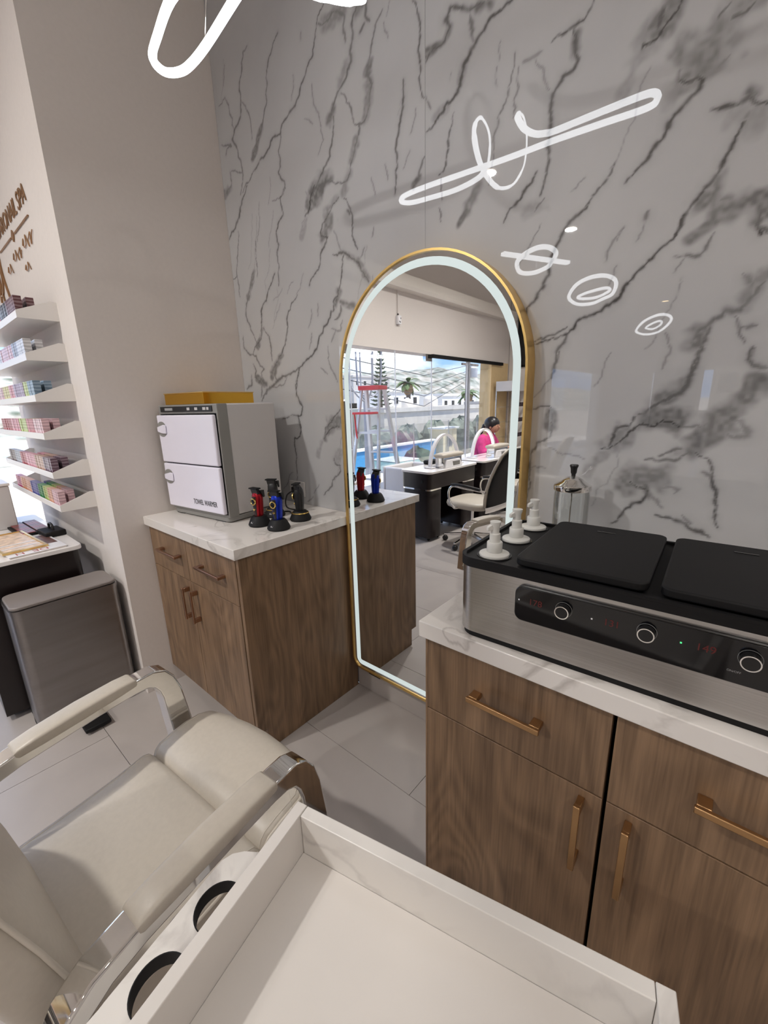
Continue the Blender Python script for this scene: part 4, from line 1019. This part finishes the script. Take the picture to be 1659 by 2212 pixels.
# ------------------------------------------------------------------ nail tables behind the camera, seen in the mirror
def nail_table(loc, rz, label):
    t = thing('nail_table', label, 'nail table', loc, rz, 'nail tables along the storefront')
    ob('table_top', B().prism(rrect(-.40,0,-.88,0,.05,6), .700, .722), M['white_top'], t, bevel=.003)
    ob('drawer_box', B().prism(rrect(-.388,-.012,-.868,-.012,.05,6), .545, .6995), M['dark_br'], t, smooth=40)
    for a, b_ in ((-.24,-.014),(-.866,-.64)):
        p_ = ob('pedestal', B().prism(rrect(-.38,-.02,a,b_,.05,6), .035, .5285), M['dark_br'], t, smooth=40)
        ob('chrome_strip', B().prism(rrect(-.384,-.016,a-.003,b_+.003,.05,6), .529, .5445), M['chrome'], p_, smooth=40)
    ob('back_panel', B().box(-.36,-.345,-.64,-.24,.06,.545), M['dark_br'], t)
    ob('lock_knob', B().lathe([(0,.008),(.012,.008),(.014,0),(0,0)], 16), M['black'], t, (-.11,-.0115,.62), (R(-90),0,0), smooth=40)
    for x in (-.34,-.06):
        for y in (-.05,-.21,-.67,-.83): ob('caster', B().ball((x,y,.018), (.016,.016,.0175), 10, 6), M['black'], t, smooth=60)
    return t
n1 = nail_table((-.165,-2.13,0), R(3.1), 'dark nail table with white top nearest the mirror, armchair in front of it')
dup(n1, (-.09,-3.10,0), R(3.1), 'dark nail table with white top, second from the mirror')
dup(n1, (-.03,-4.06,0), R(3.1), 'dark nail table with white top where the woman in pink sits')
def arc_lamp(loc, rz, label, on):
    t = thing('arc_lamp', label, 'desk lamp', loc, rz, 'white arch lamps on the nail tables')
    L_, H_ = .25, .34
    o_ = [(-L_*math.cos(PI*k/24), H_*math.sin(PI*k/24)) for k in range(25)]; i_ = [(-(L_-.022)*math.cos(PI*k/24), (H_-.022)*math.sin(PI*k/24)) for k in range(25)]
    ob('arch', B().ring(o_, i_, -.018, .018, 'x', False), M['white_p'], t, smooth=40)
    if on:
        o2 = [(p[0]*.995,p[1]*.995) for p in i_[:13]]; i2 = [(p[0]*.985,p[1]*.985) for p in i_[:13]]
        ob('light_strip', B().ring(o2, i2, -.014, .014, 'x', False), M['ring'], t)
    for s in (-1,1): ob('foot', B().box(-.05,.05,s*(L_-.011)-.035,s*(L_-.011)+.035,0.0003,.014), M['white_p'], t, bevel=.004)
    return t
arc_lamp((-.30,-2.60,.722), R(6), 'white arch lamp on the nail table nearest the mirror', False)
arc_lamp((-.32,-3.52,.722), R(6), 'lit white arch lamp on the second nail table', True)
def hand_rest(loc, rz, label):
    t = thing('hand_rest', label, 'hand rest', loc, rz, 'cushioned hand rests on the nail tables')
    ob('collector', B().loft([[(-.075,-.15,0.0003),(.075,-.15,0.0003),(.075,.15,0.0003),(-.075,.15,0.0003)],[(-.06,-.12,.085),(.06,-.12,.085),(.06,.12,.085),(-.06,.12,.085)]]), M['white_p'], t, bevel=.008)
    ob('vent', B().box(.0,.072,-.10,.02,.012,.062), M['grey_p'], t)
    rr = []
    for y, h_ in ((-.185,.008),(-.175,.022),(-.10,.028),(0,.026),(.10,.028),(.175,.022),(.185,.008)):
        rr.append([(.062*math.copysign(abs(math.cos(a))**.6, math.cos(a)), y, .125+h_*math.copysign(abs(math.sin(a))**.6, math.sin(a))) for a in [2*PI*q/20 for q in range(20)]])
    ob('cushion', B().loft(rr), M['leather'], t, smooth=60)
    for s in (-1,1): ob('leg', B().box(-.05,.05,s*.158-.006,s*.158+.006,.0004,.105), M['chrome'], t)
    return t
hand_rest((-.235,-2.58,.722), R(4), 'beige cushioned hand rest on the nail table nearest the mirror')
hand_rest((-.175,-3.60,.7225), R(4), 'pale cushioned hand rest under the lit arch lamp')
t = tag(ob('pouch', B().prism(rrect(-.05,.05,-.11,.11,.04), 0.0003, .045), M['black_m'], None, (-.50,-2.66,.722), (0,0,R(10)), bevel=.015, seg=3), 'black zip pouch lying on the nail table nearest the mirror', 'pouch')
def task_chair(loc, rz, label):
    t = thing('task_chair', label, 'office chair', loc, rz, 'beige swivel chairs at the nail tables')
    rr = []
    for z, k_ in ((.395,.86),(.405,.96),(.43,1.0),(.455,.97),(.468,.86)):
        rr.append([(.02+.235*k_*math.copysign(abs(math.cos(a))**.55, math.cos(a)), .225*k_*math.copysign(abs(math.sin(a))**.55, math.sin(a)), z) for a in [2*PI*q/28 for q in range(28)]])
    ob('seat', B().loft(rr), M['leather'], t, smooth=60)
    def bk(x_off, th, w_, m, n_):
        rr = []
        for z, x, ww in ((.44,.235,.17),(.52,.262,.21),(.62,.285,.225),(.72,.315,.22),(.82,.352,.205),(.92,.395,.175),(.975,.42,.12)):
            rr.append([(x+x_off+th*math.cos(a), ww*w_*math.copysign(abs(math.sin(a))**.6, math.sin(a)), z) for a in [2*PI*q/24 for q in range(24)]])
        return ob(n_, B().loft(rr), m, t, smooth=60)
    bk(0,.028,1.0,M['leather'],'backrest'); bk(.026,.022,.93,M['black_m'],'back_shell')
    for s in (-1,1):
        y = s*.262
        arm = ob('armrest', B().tube(smooth_path([(-.02,s*.20,.405),(-.03,y,.42),(-.085,y,.50),(-.085,y,.58),(-.04,y,.622),(.08,y,.618),(.29,s*.225,.60)]), .011, 8), M['chrome'], t, smooth=60)
        ob('arm_pad', B().tube(smooth_path([(-.055,y,.634),(.02,y,.640),(.10,y,.636),(.24,s*.245,.618)]), .015, 8), M['black'], arm, smooth=60)
    ob('chrome_band', B().tube([(.265+.02*math.cos(a), .19*math.sin(a), .42) for a in [PI*k/10-PI/2 for k in range(11)]], .014, 6, rz=.03), M['chrome'], t, smooth=60)
    ob('column', B().lathe([(.026,.09),(.026,.22),(.016,.225),(.016,.394)], 16), M['chrome'], t, smooth=40)
    for k in range(5):
        a = 2*PI*k/5+.3
        lg = ob('base_arm', B().loft([[(.02,-.018,.08),(.02,.018,.08),(.02,.018,.115),(.02,-.018,.115)],[(.285,-.010,.062),(.285,.010,.062),(.285,.010,.078),(.285,-.010,.078)]]), M['chrome'], t, (0,0,0), (0,0,a), bevel=.003)
        ob('caster', B().lathe([(0,-.018),(.022,-.018),(.028,-.010),(.028,.010),(.022,.018),(0,.018)], 14), M['black'], lg, (.275,0,.0285), (R(90),0,0), smooth=40)
    return t
c1 = task_chair((.17,-2.37,0), R(6), 'beige swivel armchair with black back shell at the nail table nearest the mirror')
dup(c1, (.24,-3.42,0), R(-4), 'beige swivel armchair at the second nail table')
t = thing('client_chair', 'pale tub chair between the nail tables and the storefront glass', 'armchair', (-.82,-2.70,0), R(3))
ob('seat', B().prism(rrect(-.17,.19,-.22,.22,.06,6), .32, .45), M['leather'], t, bevel=.02, seg=3)
ob('backrest', B().box(-.215,-.172,-.27,.27,.30,.68), M['white_p'], t, bevel=.02, seg=3)
for y0 in (-.27,.226): ob('arm_side', B().box(-.171,.19,y0,y0+.044,.30,.68), M['white_p'], t, bevel=.02, seg=3)
for x in (-.15,.15):
    for y in (-.19,.19): ob('leg', B().lathe([(.012,.0005),(.02,.3195)], 12, (x,y,0)), M['chrome'], t)

# ------------------------------------------------------------------ the woman at the third nail table
t = thing('person', 'woman in a pink top with dark hair tied back, bent over the third nail table', 'person', (-.84,-4.48,0), R(0))
V_ = [((0,0,.46),.125),((.02,0,.60),.115),((.05,0,.75),.130),((.08,0,.87),.115),((.10,0,.925),.055),((.135,0,.985),.050),
      ((.16,0,1.04),.088),((.185,0,1.10),.070)]
E_ = [(0,1),(1,2),(2,3),(3,4),(4,5),(5,6),(6,7)]
def chain(start, pts):
    k = start
    for p_, r_ in pts:
        V_.append((p_, r_)); E_.append((k, len(V_)-1)); k = len(V_)-1
    return k
for s in (-1,1):
    h_ = chain(3, [((.075,s*.13,.86),.060),((.085,s*.185,.81),.048),((.13,s*.225,.68),.041),((.20,s*.22,.655),.038),((.33,s*.15,.735),.028),((.36,s*.135,.750),.022),((.395,s*.12,.756),.026)])
    for d_, l_ in ((-.028,.062),(-.010,.072),(.010,.068),(.026,.055)):
        chain(h_, [((.42,s*.115+d_,.758),.0095),((.42+l_*.6,s*.11+d_,.755),.0085),((.42+l_,s*.108+d_,.744),.0075)])
    chain(h_-1, [((.385,s*.135-s*.045,.752),.010),((.415,s*.135-s*.055,.746),.009)])
    chain(0, [((.05,s*.09,.45),.098),((.22,s*.10,.47),.082),((.40,s*.11,.47),.062),((.42,s*.11,.30),.052),((.40,s*.11,.10),.036),((.41,s*.11,.045),.036),((.50,s*.115,.026),.026)])
me = bpy.data.meshes.new('body'); me.from_pydata([v[0] for v in V_], E_, [])
o = put('body', me, mat('skin', (176,128,104), .55, var=.04), t)
md = o.modifiers.new('skin', 'SKIN'); md.use_smooth_shade = True
for k, sv in enumerate(me.skin_vertices[0].data): sv.radius = (V_[k][1],)*2; sv.use_root = (k == 0)
ms = o.modifiers.new('sub', 'SUBSURF'); ms.levels = 1; ms.render_levels = 1
pk = mat('pink_print_fabric', (206,62,130), .8, var=.35, scale=9)
def ell(c, a, b_, n=24, rot=0): return [(c[0]+a*math.cos(2*PI*q/n), c[1]+b_*math.sin(2*PI*q/n), c[2]) for q in range(n)]
ob('top', B().loft([ell((0,0,.44),.155,.19),ell((.02,0,.60),.148,.165),ell((.05,0,.75),.158,.185),ell((.075,0,.85),.135,.19),ell((.095,0,.905),.085,.11),ell((.10,0,.93),.066,.072)]), pk, t, smooth=60)
for s in (-1,1): ob('sleeve', B().tube(smooth_path([(.075,s*.11,.865),(.085,s*.185,.815),(.13,s*.228,.69),(.19,s*.225,.655)]), .064, 12), pk, t, smooth=60)
jn = mat('dark_trousers', (40,44,60), .8)
for s in (-1,1): ob('trouser_leg', B().tube(smooth_path([(.0,s*.09,.455),(.22,s*.10,.475),(.39,s*.11,.470),(.425,s*.11,.40),(.42,s*.11,.28),(.40,s*.11,.12)]), [.112]*6+[.10]*6+[.085]*6+[.078]*6+[.068]*6+[.058], 12), jn, t, smooth=60)
hr_ = mat('black_hair', (24,20,22), .35, var=.3, scale=60, stretch=(1,1,.2))
ob('hair', B().ball((.145,0,1.065), (.112,.100,.100), 20, 12).ball((.03,0,1.03), (.035,.03,.03)).tube([(.03,0,1.03),(-.01,.0,.97),(-.02,0,.88)], [.028,.026,.012], 8), hr_, t, smooth=60)
fc = ob('face', B().ball((.192,0,1.022), (.068,.074,.088), 18, 12), bpy.data.materials['skin'], t, smooth=60)
ob('nose', B().ball((.262,0,1.012), (.014,.012,.018), 8, 6), bpy.data.materials['skin'], fc, smooth=60)
for s in (-1,1):
    ob('eye', B().ball((.249,s*.027,1.032), (.008,.012,.006), 8, 6), M['black'], fc, smooth=60); ob('ear', B().ball((.165,s*.082,1.015), (.016,.008,.024), 8, 6), bpy.data.materials['skin'], fc, smooth=60)
ob('mouth', B().ball((.252,0,.982), (.008,.018,.005), 8, 6), mat('lips', (150,70,70), .4), fc, smooth=60)
t = thing('stool', 'low dark stool under the woman in the pink top', 'stool', (-.87,-4.48,0))
ob('cushion', B().lathe([(0,.29),(.17,.29),(.18,.30),(.18,.325),(.17,.334),(0,.334)], 28), M['black_m'], t, smooth=40)
ob('column', B().lathe([(.025,.03),(.025,.2895)], 14), M['chrome'], t); ob('foot_plate', B().lathe([(0,.0005),(.2,.0005),(.2,.012),(.04,.0295),(0,.0295)], 28), M['chrome'], t, smooth=40)

# ------------------------------------------------------------------ other things along the storefront
t = thing('ceiling_socket', 'white socket hanging from a thin conduit above the storefront glass', 'socket', (-1.498,-3.34,2.76))
ob('conduit', B().tube([(.012,0,0),(.012,0,-.27)], .007, 8), M['wall'], t, smooth=60); ob('conduit_cap', B().lathe([(.006,-.27),(.012,-.29),(.012,-.295),(0,-.295)], 10, (.012,0,0)), M['black'], t)
bx_ = ob('socket_box', B().box(0,.045,-.03,.03,-.40,-.296), M['white_p'], t, bevel=.004)
for y, z in ((-.015,-.33),(.012,-.37),(-.005,-.375)): ob('socket_hole', B().box(.0452,.0465,y-.006,y+.006,z-.008,z+.008), M['black'], bx_)
t = thing('wall_screen', 'large black screen on the white wall stub beyond the storefront glass', 'screen', (-1.1,-6.72,2.43))
ob('panel', B().box(-.22,.22,.0005,.04,-.45,.45), M['black_g'], t, bevel=.004); ob('bezel', B().ring([(-.228,-.458),(.228,-.458),(.228,.458),(-.228,.458)], [(-.2205,-.4505),(.2205,-.4505),(.2205,.4505),(-.2205,.4505)], .0005,.043,'y'), M['black_m'], t)
t = thing('display_shelf', 'slim display stand with glass shelves and white header beside the cream column', 'shelf', (-1.25,-6.36,0))
ob('header', B().box(-.17,.17,-.30,.30,1.54,1.71), M['grey_l'], t, bevel=.003)
for x in (-.16,.16):
    for y in (-.29,.29): ob('post', B().box(x-.008,x+.008,y-.008,y+.008,.0005,1.5395), M['steel'], t)
for z in (.45,.72,.99,1.26): ob('glass_shelf', B().box(-.15,.15,-.28,.28,z,z+.008), M['glass'], t)
ob('base', B().box(-.165,.165,-.295,.295,.0006,.10), M['white_m'], t)
bot = B().lathe([(0,0),(.016,0),(.018,.004),(.018,.032),(.009,.038),(.009,.042),(.012,.043),(.012,.070),(0,.072)], 10).mesh('polish_bottle', 40); bot.materials.append(mat('dark_lacquer', (60,44,50), .2))
for si, z in enumerate((.72,.99,1.26)):
    for k in range(10):
        tag(put('polish_bottle', bot, None, None, (-1.10-.0, -6.11-.055*k, z+.0085)), 'dark polish bottle, %s from the mirror side, %s glass shelf of the slim stand' % (nth(k+1), ('lower','middle','upper')[si]), 'bottle', 'bottles on the slim display stand, shelf %d' % si)
t = thing('display_rack', 'tall black rack with rows of small bottles at the far end of the room', 'shelf', (1.02,-8.35,0))
ob('back_board', B().box(-.38,.38,-.02,0,.0005,1.86), M['black_m'], t)
for z in (.95,1.14,1.33,1.52,1.71): ob('rack_shelf', B().box(-.37,.37,.0005,.09,z,z+.012), M['white_m'], t)
ob('plinth', B().box(-.38,.38,.0005,.30,.0005,.80), M['white_m'], t, bevel=.004)
for si, z in enumerate((.95,1.14,1.33,1.52,1.71)):
    for k in range(13):
        tag(put('polish_bottle', bot, None, None, (.69+.055*k, -8.30, z+.0125)), 'dark polish bottle, %s from the storefront side, %s shelf of the far rack' % (nth(k+1), ('lowest','second lowest','middle','second highest','highest')[si]), 'bottle', 'bottles on the far rack, shelf %d' % si)

# ------------------------------------------------------------------ outside the storefront
SG = -2.0
concrete = mat('bright_concrete', (206,200,192), .9, var=.08, scale=2)
stucco = mat('white_stucco', (240,238,234), .9, var=.03)
leaf = mat('foliage', (76,100,54), .8, var=.45, scale=6); leafd = mat('dark_foliage', (52,74,48), .8, var=.4, scale=5)
bark = mat('bark', (120,108,98), .9, var=.2)
struct(ob('terrace', B().box(-3.6,-1.50,-16,1,-.25,-.004), concrete)); struct(ob('street', B().box(-200,-3.6,-700,80,SG-.3,SG), mat('street_paving', (176,168,158), .95, var=.1, scale=1)))
t = thing('glass_railing', 'clear glass railing along the terrace edge outside the storefront', 'railing', (-3.5,0,-.004))
for k in range(10):
    y = -.6-1.45*k; ob('pane', B().box(-.006,.006,y-1.43,y,.03,.93), M['glass'], t); ob('post', B().box(-.012,.012,y-1.445,y-1.435,.0,.95), M['steel'], t)
red = mat('red_ladder_plastic', (208,36,48), .4); alu = mat('ladder_aluminium', (212,212,214), .35, .3, var=.03)
def ladder(loc, rz, label, h):
    t = thing('step_ladder', label, 'ladder', loc, rz)
    ob('top_cap', B().box(-.17,.17,-.14,.14,h-.06,h), red, t, bevel=.008)
    for sx in (-1,1):
        ob('front_rail', B().loft([[(sx*.26-.022,-.47,0.0),(sx*.26+.022,-.47,0.0),(sx*.26+.022,-.39,0.0),(sx*.26-.022,-.39,0.0)],[(sx*.15-.02,-.11,h-.06),(sx*.15+.02,-.11,h-.06),(sx*.15+.02,-.04,h-.06),(sx*.15-.02,-.04,h-.06)]]), alu, t)
        ob('rear_rail', B().loft([[(sx*.24-.018,.36,0.0),(sx*.24+.018,.36,0.0),(sx*.24+.018,.43,0.0),(sx*.24-.018,.43,0.0)],[(sx*.14-.010,.05,h-.06),(sx*.14+.010,.05,h-.06),(sx*.14+.010,.10,h-.06),(sx*.14-.010,.10,h-.06)]]), alu, t)
    n_ = int(h/.3)
    for k in range(1, n_):
        f = k/n_; w_ = .24-.09*f; y = -.405+.335*f
        ob('step', B().box(-w_,w_,y-.045,y+.045,h*f-.012,h*f+.012), alu, t)
        if k % 2: ob('rear_brace', B().box(-.22+.08*f,.22-.08*f,.39-.315*f-.008,.39-.315*f+.008,h*f-.015,h*f+.015), alu, t)
    ob('tool_shelf', B().box(-.16,.16,.10,.36,h*.76,h*.76+.03), red, t, bevel=.005); ob('brace_strap', B().tube([(-.15,.30,h*.76),(-.17,.22,h*.55)], .012, 6), red, t)
ladder((-2.1,-3.50,-.004), R(-14), 'aluminium step ladder with red top cap outside the storefront glass', 1.64)
def tree_bare(loc, label):
    t = thing('bare_tree', label, 'tree', loc)
    ob('trunk', B().tube([(0,0,0),(.02,.02,2.2),(0,0,3.6)], [.10,.085,.075], 10), mat('grey_bark', (150,150,156), .9), t, smooth=60)
    for k, (dx, dy, h_) in enumerate(((0,.55,1.25),(0,.28,1.15),(0,-.25,1.2),(0,-.55,1.3),(.3,.1,1.1),(-.3,-.15,1.2))):
        ob('branch', B().tube(smooth_path([(0,0,3.4+.04*k),(dx*.6,dy*.6,3.6),(dx,dy,3.9),(dx*1.05,dy*1.1,3.4+h_)]), .02, 6), bpy.data.materials['grey_bark'], t, smooth=60)
tree_bare((-5,-6.5,SG), 'bare pruned street tree with upright branches behind the step ladder')
t = thing('utility_pole', 'concrete utility pole carrying a transformer and cables', 'utility pole', (-9,-18.5,SG))
ob('pole', B().lathe([(.16,0),(.11,5.4)], 14), mat('pole_concrete', (132,124,116), .9), t, smooth=40)
ob('transformer', B().lathe([(0,4.55),(.26,4.55),(.28,4.6),(.28,5.0),(.20,5.08),(0,5.1)], 16, (0,-.42,0)), M['grey_l'], t, smooth=40); ob('cross_arm', B().box(-.05,.05,-1.0,.6,5.12,5.22), bark, t)
for k in range(4):
    ob('cable', B().tube([(0,-.5+.3*k,5.2-.3*k),(2.2,7,4.3-.35*k),(3.6,15,4.7-.2*k)], .012, 5), M['black'], t)
fr = None
def palm(loc, h, rr, label):
    t = thing('palm_tree', label, 'palm tree', loc, 0, 'palm trees across the street')
    ob('trunk', B().tube([(0,0,0),(.1,0,h*.5),(0,0,h)], [.22,.18,.20], 10), bark, t, smooth=60)
    ob('skirt', B().lathe([(.2,h-1.0),(.42,h-.7),(.40,h-.15),(.15,h)], 12), mat('dry_fronds', (150,124,96), .9, var=.3), t)
    for k in range(18):
        a = 2*PI*k/18+random.uniform(-.1,.1); e = random.uniform(-.35,.95); b = B(); rn = random.uniform(.8,1.05)*rr
        P = [(rn*f*math.cos(e)*1.0, 0, h+rn*(f*math.sin(e)-.55*f*f)) for f in (0,.25,.5,.75,1)]
        w_ = (.05,.26,.34,.28,.03); vs = []; fs = []
        for (x, y, z), q in zip(P, w_): vs += [(x,-q*rr*.5,z-.12*q),(x,0,z+.02),(x,q*rr*.5,z-.12*q)]
        for q in range(4): fs += [(3*q,3*q+1,3*q+4,3*q+3),(3*q+1,3*q+2,3*q+5,3*q+4)]
        b.add(vs, fs); ob('frond', b, leaf, t, (0,0,0), (0,0,a))
palm((-19.4,-27.2,SG), 5.0, 1.25, 'tallest fan palm across the street, seen above the flat roofs')
palm((-19.6,-37.5,SG), 4.2, 1.4, 'lower bushy palm beside the utility pole across the street')
t = thing('norfolk_pine', 'slender tiered pine tree rising behind the step ladder', 'tree', (-20,-24.5,SG))
ob('trunk', B().lathe([(.18,0),(.05,7.4)], 8), bark, t)
for k in range(15):
    z = 3.0+k*.30; r_ = .85*(1-k/16)+.10; b = B()
    for q in range(7):
        a = 2*PI*q/7+k*.4; b.tube([(0,0,z),(r_*.6*math.cos(a),r_*.6*math.sin(a),z-.02),(r_*math.cos(a),r_*math.sin(a),z+.10)], [.05,.07,.02], 5)
    ob('branch_whorl', b, leafd, t)
def bush(loc, s_, label, m=None, seed=0):
    r_ = random.Random(seed); b = B(); n_ = 14; rr = []
    vs = []; fs = []
    for k in range(9):
        th = PI*k/8
        for q in range(n_):
            an = 2*PI*q/n_; f = 1+r_.uniform(-.16,.16)
            vs.append((s_[0]*f*math.sin(th)*math.cos(an), s_[1]*f*math.sin(th)*math.sin(an), s_[2]*(1-f*math.cos(th))))
    for k in range(8):
        for q in range(n_): fs.append((k*n_+q,k*n_+(q+1)%n_,(k+1)*n_+(q+1)%n_,(k+1)*n_+q))
    b.add(vs, fs); o = ob('bush', b, m or leafd, None, loc, (0,0,seed)); return tag(o, label, 'bush', 'bushes across the street')
gr_ = mat('grey_green_scrub', (128,134,122), .9, var=.45, scale=3)
for k, (y, s_, nm_) in enumerate(((-14.6,1.02,'left of the blue wall'),(-17.2,1.0,'above the middle of the blue wall'),(-19.9,1.05,'at the right end of the blue wall'),(-22.7,1.1,'under the flat grey roof'),(-25.6,1.1,'nearest the cream column'))):
    bush((-11.9,y,SG), (.75,1.08,s_+.1), 'grey-green scrub bush across the street, ' + nm_, gr_, k+1)
bush((-17.5,-16.0,SG), (1.6,1.6,1.9), 'bright green bush seen between the ladder rails', leaf, 21); bush((-8.6,-13.6,SG), (.6,.7,.75), 'round green bush behind the ladder steps', leafd, 22)
t = thing('blue_wall', 'bright blue street wall across from the storefront', 'wall', (-10.2,0,SG))
ob('wall', B().box(-.15,.15,-17.2,-10.2,0,1.45), mat('blue_paint', (64,150,206), .8, var=.06), t); ob('coping', B().box(-.2,.2,-17.3,-10.1,1.4505,1.53), stucco, t)
ob('mural_panel', B().box(.151,.16,-14.8,-13.4,.55,1.2), mat('pale_blue', (150,200,226), .8), t)
t = thing('kiosk', 'small cream ticket window at the end of the blue wall', 'building', (-10.2,-18.15,SG))
ob('wall', B().box(-.4,.4,-.7,.65,0,2.0), mat('cream_wall', (226,212,180), .9), t); ob('window', B().box(.401,.42,-.25,.25,1.1,1.6), M['grey_p'], t); ob('roof', B().box(-.5,.5,-.8,.75,2.0005,2.08), stucco, t)
def house(loc, sx, sy, sz, label, m, wins=True, roof=None):
    t = thing('house', label, 'house', loc, 0, 'houses across the street')
    ob('walls', B().box(-sx/2,sx/2,-sy/2,sy/2,0,sz), m, t); ob('parapet', B().ring([(-sx/2-.1,-sy/2-.1),(sx/2+.1,-sy/2-.1),(sx/2+.1,sy/2+.1),(-sx/2-.1,sy/2+.1)],[(-sx/2+.1,-sy/2+.1),(sx/2-.1,-sy/2+.1),(sx/2-.1,sy/2-.1),(-sx/2+.1,sy/2-.1)], sz+.0005, sz+.25), roof or m, t)
    if wins:
        n_ = max(2, int(sy/1.4))
        for k in range(n_):
            y = -sy/2+sy*(k+.5)/n_
            wz = sz-1.15
            wn = ob('window', B().box(sx/2+.0005,sx/2+.02,y-.32,y+.32,wz,wz+.7), M['white_m'], t); ob('pane', B().box(sx/2+.021,sx/2+.03,y-.27,y+.27,wz+.06,wz+.64), M['black_g'], wn)
    return t
house((-16,-24.5,SG), 4, 13.5, 2.85, 'long low concrete building with a flat roof across the street', concrete, False)
house((-25,-31.5,SG), 3, 6.0, 4.4, 'white two-storey house left of the tall palm', stucco); house((-25,-42.5,SG), 3, 7.5, 4.0, 'white house right of the tall palm', stucco)
house((-29.5,-26.0,SG), 3, 4.5, 3.6, 'small white house behind the ladder top', stucco); house((-15,-35.6,SG), 4, 6.5, 3.1, 'pale house at the right behind the utility pole', concrete)
house((-44,-47,1.5), 6, 8, 3.6, 'grey apartment block on the left hill slope', mat('grey_stucco', (186,180,176), .9)); house((-46,-56,1.2), 5, 6, 2.4, 'white apartment block on the lower hill slope', stucco)
def tank(loc, r_, h_, label):
    t = thing('water_tank', label, 'water tank', loc, 0, 'white water tanks on the flat roofs')
    ob('drum', B().lathe([(0,0),(r_,0),(r_*1.02,h_*.1),(r_,h_*.7),(r_*.8,h_*.86),(r_*.35,h_*.97),(0,h_*.97)], 20), mat('cream_plastic', (232,222,208), .7), t, smooth=40); ob('cap', B().lathe([(0,h_*.971),(r_*.3,h_*.971),(r_*.3,h_*1.05),(0,h_*1.05)], 14), M['white_p'], t)
tank((-16.9,-23.8,SG+2.852), .42, .85, 'white roof water tank left of the tall palm'); tank((-16.9,-26.8,SG+2.852), .55, 1.05, 'largest white roof water tank right of the tall palm'); tank((-15.5,-33.6,SG+3.102), .5, .95, 'white roof water tank near the utility pole')
t = thing('car', 'pale parked car on the street below the terrace', 'car', (-7.4,-10.4,SG), R(4))
cpnt = mat('pale_car_paint', (226,232,230), .2, var=.02)
ob('body', B().prism([(-2.0,.30),(-2.05,.62),(-1.9,.85),(-1.2,.92),(1.1,.92),(1.9,.78),(2.05,.6),(2.0,.30)], -.82, .82, 'x'), cpnt, t, bevel=.06, seg=3)
ob('cabin', B().loft([[(-.76,-1.25,.92),(.76,-1.25,.92),(.76,1.0,.92),(-.76,1.0,.92)],[(-.60,-.75,1.40),(.60,-.75,1.40),(.60,.45,1.40),(-.60,.45,1.40)]]), mat('car_glass', (120,160,160), .08), t, bevel=.03)
ob('roof', B().box(-.60,.60,-.76,.46,1.4005,1.44), cpnt, t, bevel=.03)
for x in (-.78,.78):
    for y in (-1.25,1.25): ob('wheel', B().lathe([(0,-.1),(.28,-.1),(.31,-.06),(.31,.06),(.28,.1),(0,.1)], 20), M['black_m'], t, (x,y,.311), (0,R(90),0), smooth=40)
# hills
yy = np.concatenate((np.linspace(60,-20,17), np.linspace(-22,-140,80), np.linspace(-146,-460,60))); xx = np.linspace(-34,-140,54)
rid = np.interp(-yy, [-60,20,40,62,68,74,79,84.4,88,93.4,97,102,109,117,122,160,240,460], [6,7,6,6.2,6.4,7.2,8.3,9.4,10.3,9.7,10.7,10.5,9.7,9.3,10.2,8,6,7])
rr_ = np.random.default_rng(3); nz_ = vnoise((len(yy),len(xx)), 3.0, 21)*1.0 + vnoise((len(yy),len(xx)), 7, 22)*1.2 + vnoise((len(yy),len(xx)), 1.5, 23)*.6
vs = []; fs = []; nx = len(xx)
for i, y in enumerate(yy):
    for j, x in enumerate(xx):
        tt = min(1, max(0, (-x-34)/30)); z = SG + (rid[i]-SG-.9)*(tt*tt*(3-2*tt)) + (nz_[i,j]-1.4)*1.15*min(1,tt*2) + max(0,(-x-66))*.02
        vs.append((x,y,z))
for i in range(len(yy)-1):
    for j in range(nx-1): fs.append((i*nx+j,i*nx+j+1,(i+1)*nx+j+1,(i+1)*nx+j))
hm = bpy.data.materials.new('scrub_hillside'); hm.use_nodes = True; t_ = hm.node_tree; p = t_.nodes['Principled BSDF']; p.inputs['Roughness'].default_value = .95
tcn = N(t_, 'ShaderNodeTexCoord'); vo = N(t_, 'ShaderNodeTexVoronoi'); vo.inputs['Scale'].default_value = .55; nn = N(t_, 'ShaderNodeTexNoise'); nn.inputs['Scale'].default_value = .35; nn.inputs['Detail'].default_value = 6
r1 = N(t_, 'ShaderNodeValToRGB'); e = r1.color_ramp.elements; e[0].position = .44; e[0].color = lin((54,72,42))+(1,); e[1].position = .58; e[1].color = lin((142,134,118))+(1,)
t_.links.new(tcn.outputs['Object'], vo.inputs['Vector']); t_.links.new(tcn.outputs['Object'], nn.inputs['Vector'])
mx = N(t_, 'ShaderNodeMixRGB'); mx.inputs[0].default_value = .35; t_.links.new(nn.outputs['Fac'], r1.inputs[0]); t_.links.new(r1.outputs[0], mx.inputs[1]); t_.links.new(vo.outputs['Distance'], mx.inputs[2])
hs = N(t_, 'ShaderNodeHueSaturation'); hs.inputs['Saturation'].default_value = 1.0; t_.links.new(mx.outputs[0], hs.inputs['Color']); t_.links.new(hs.outputs[0], p.inputs['Base Color'])
struct(ob('hills', B().add(vs, fs), hm, None, smooth=180))

t = thing('wall_cabinet', 'white cabinet with two grey glass doors beside the far black rack', 'cabinet', (2.0,-8.35,0))
ob('body', B().box(-.45,.45,-.02,.30,.0005,1.84), M['white_m'], t, bevel=.004)
for x in (-.22,.22):
    d = ob('door', B().box(x-.18,x+.18,.3005,.312,1.36,1.78), M['white_m'], t); ob('pane', B().box(x-.14,x+.14,.3121,.316,1.41,1.73), M['grey_p'], d)
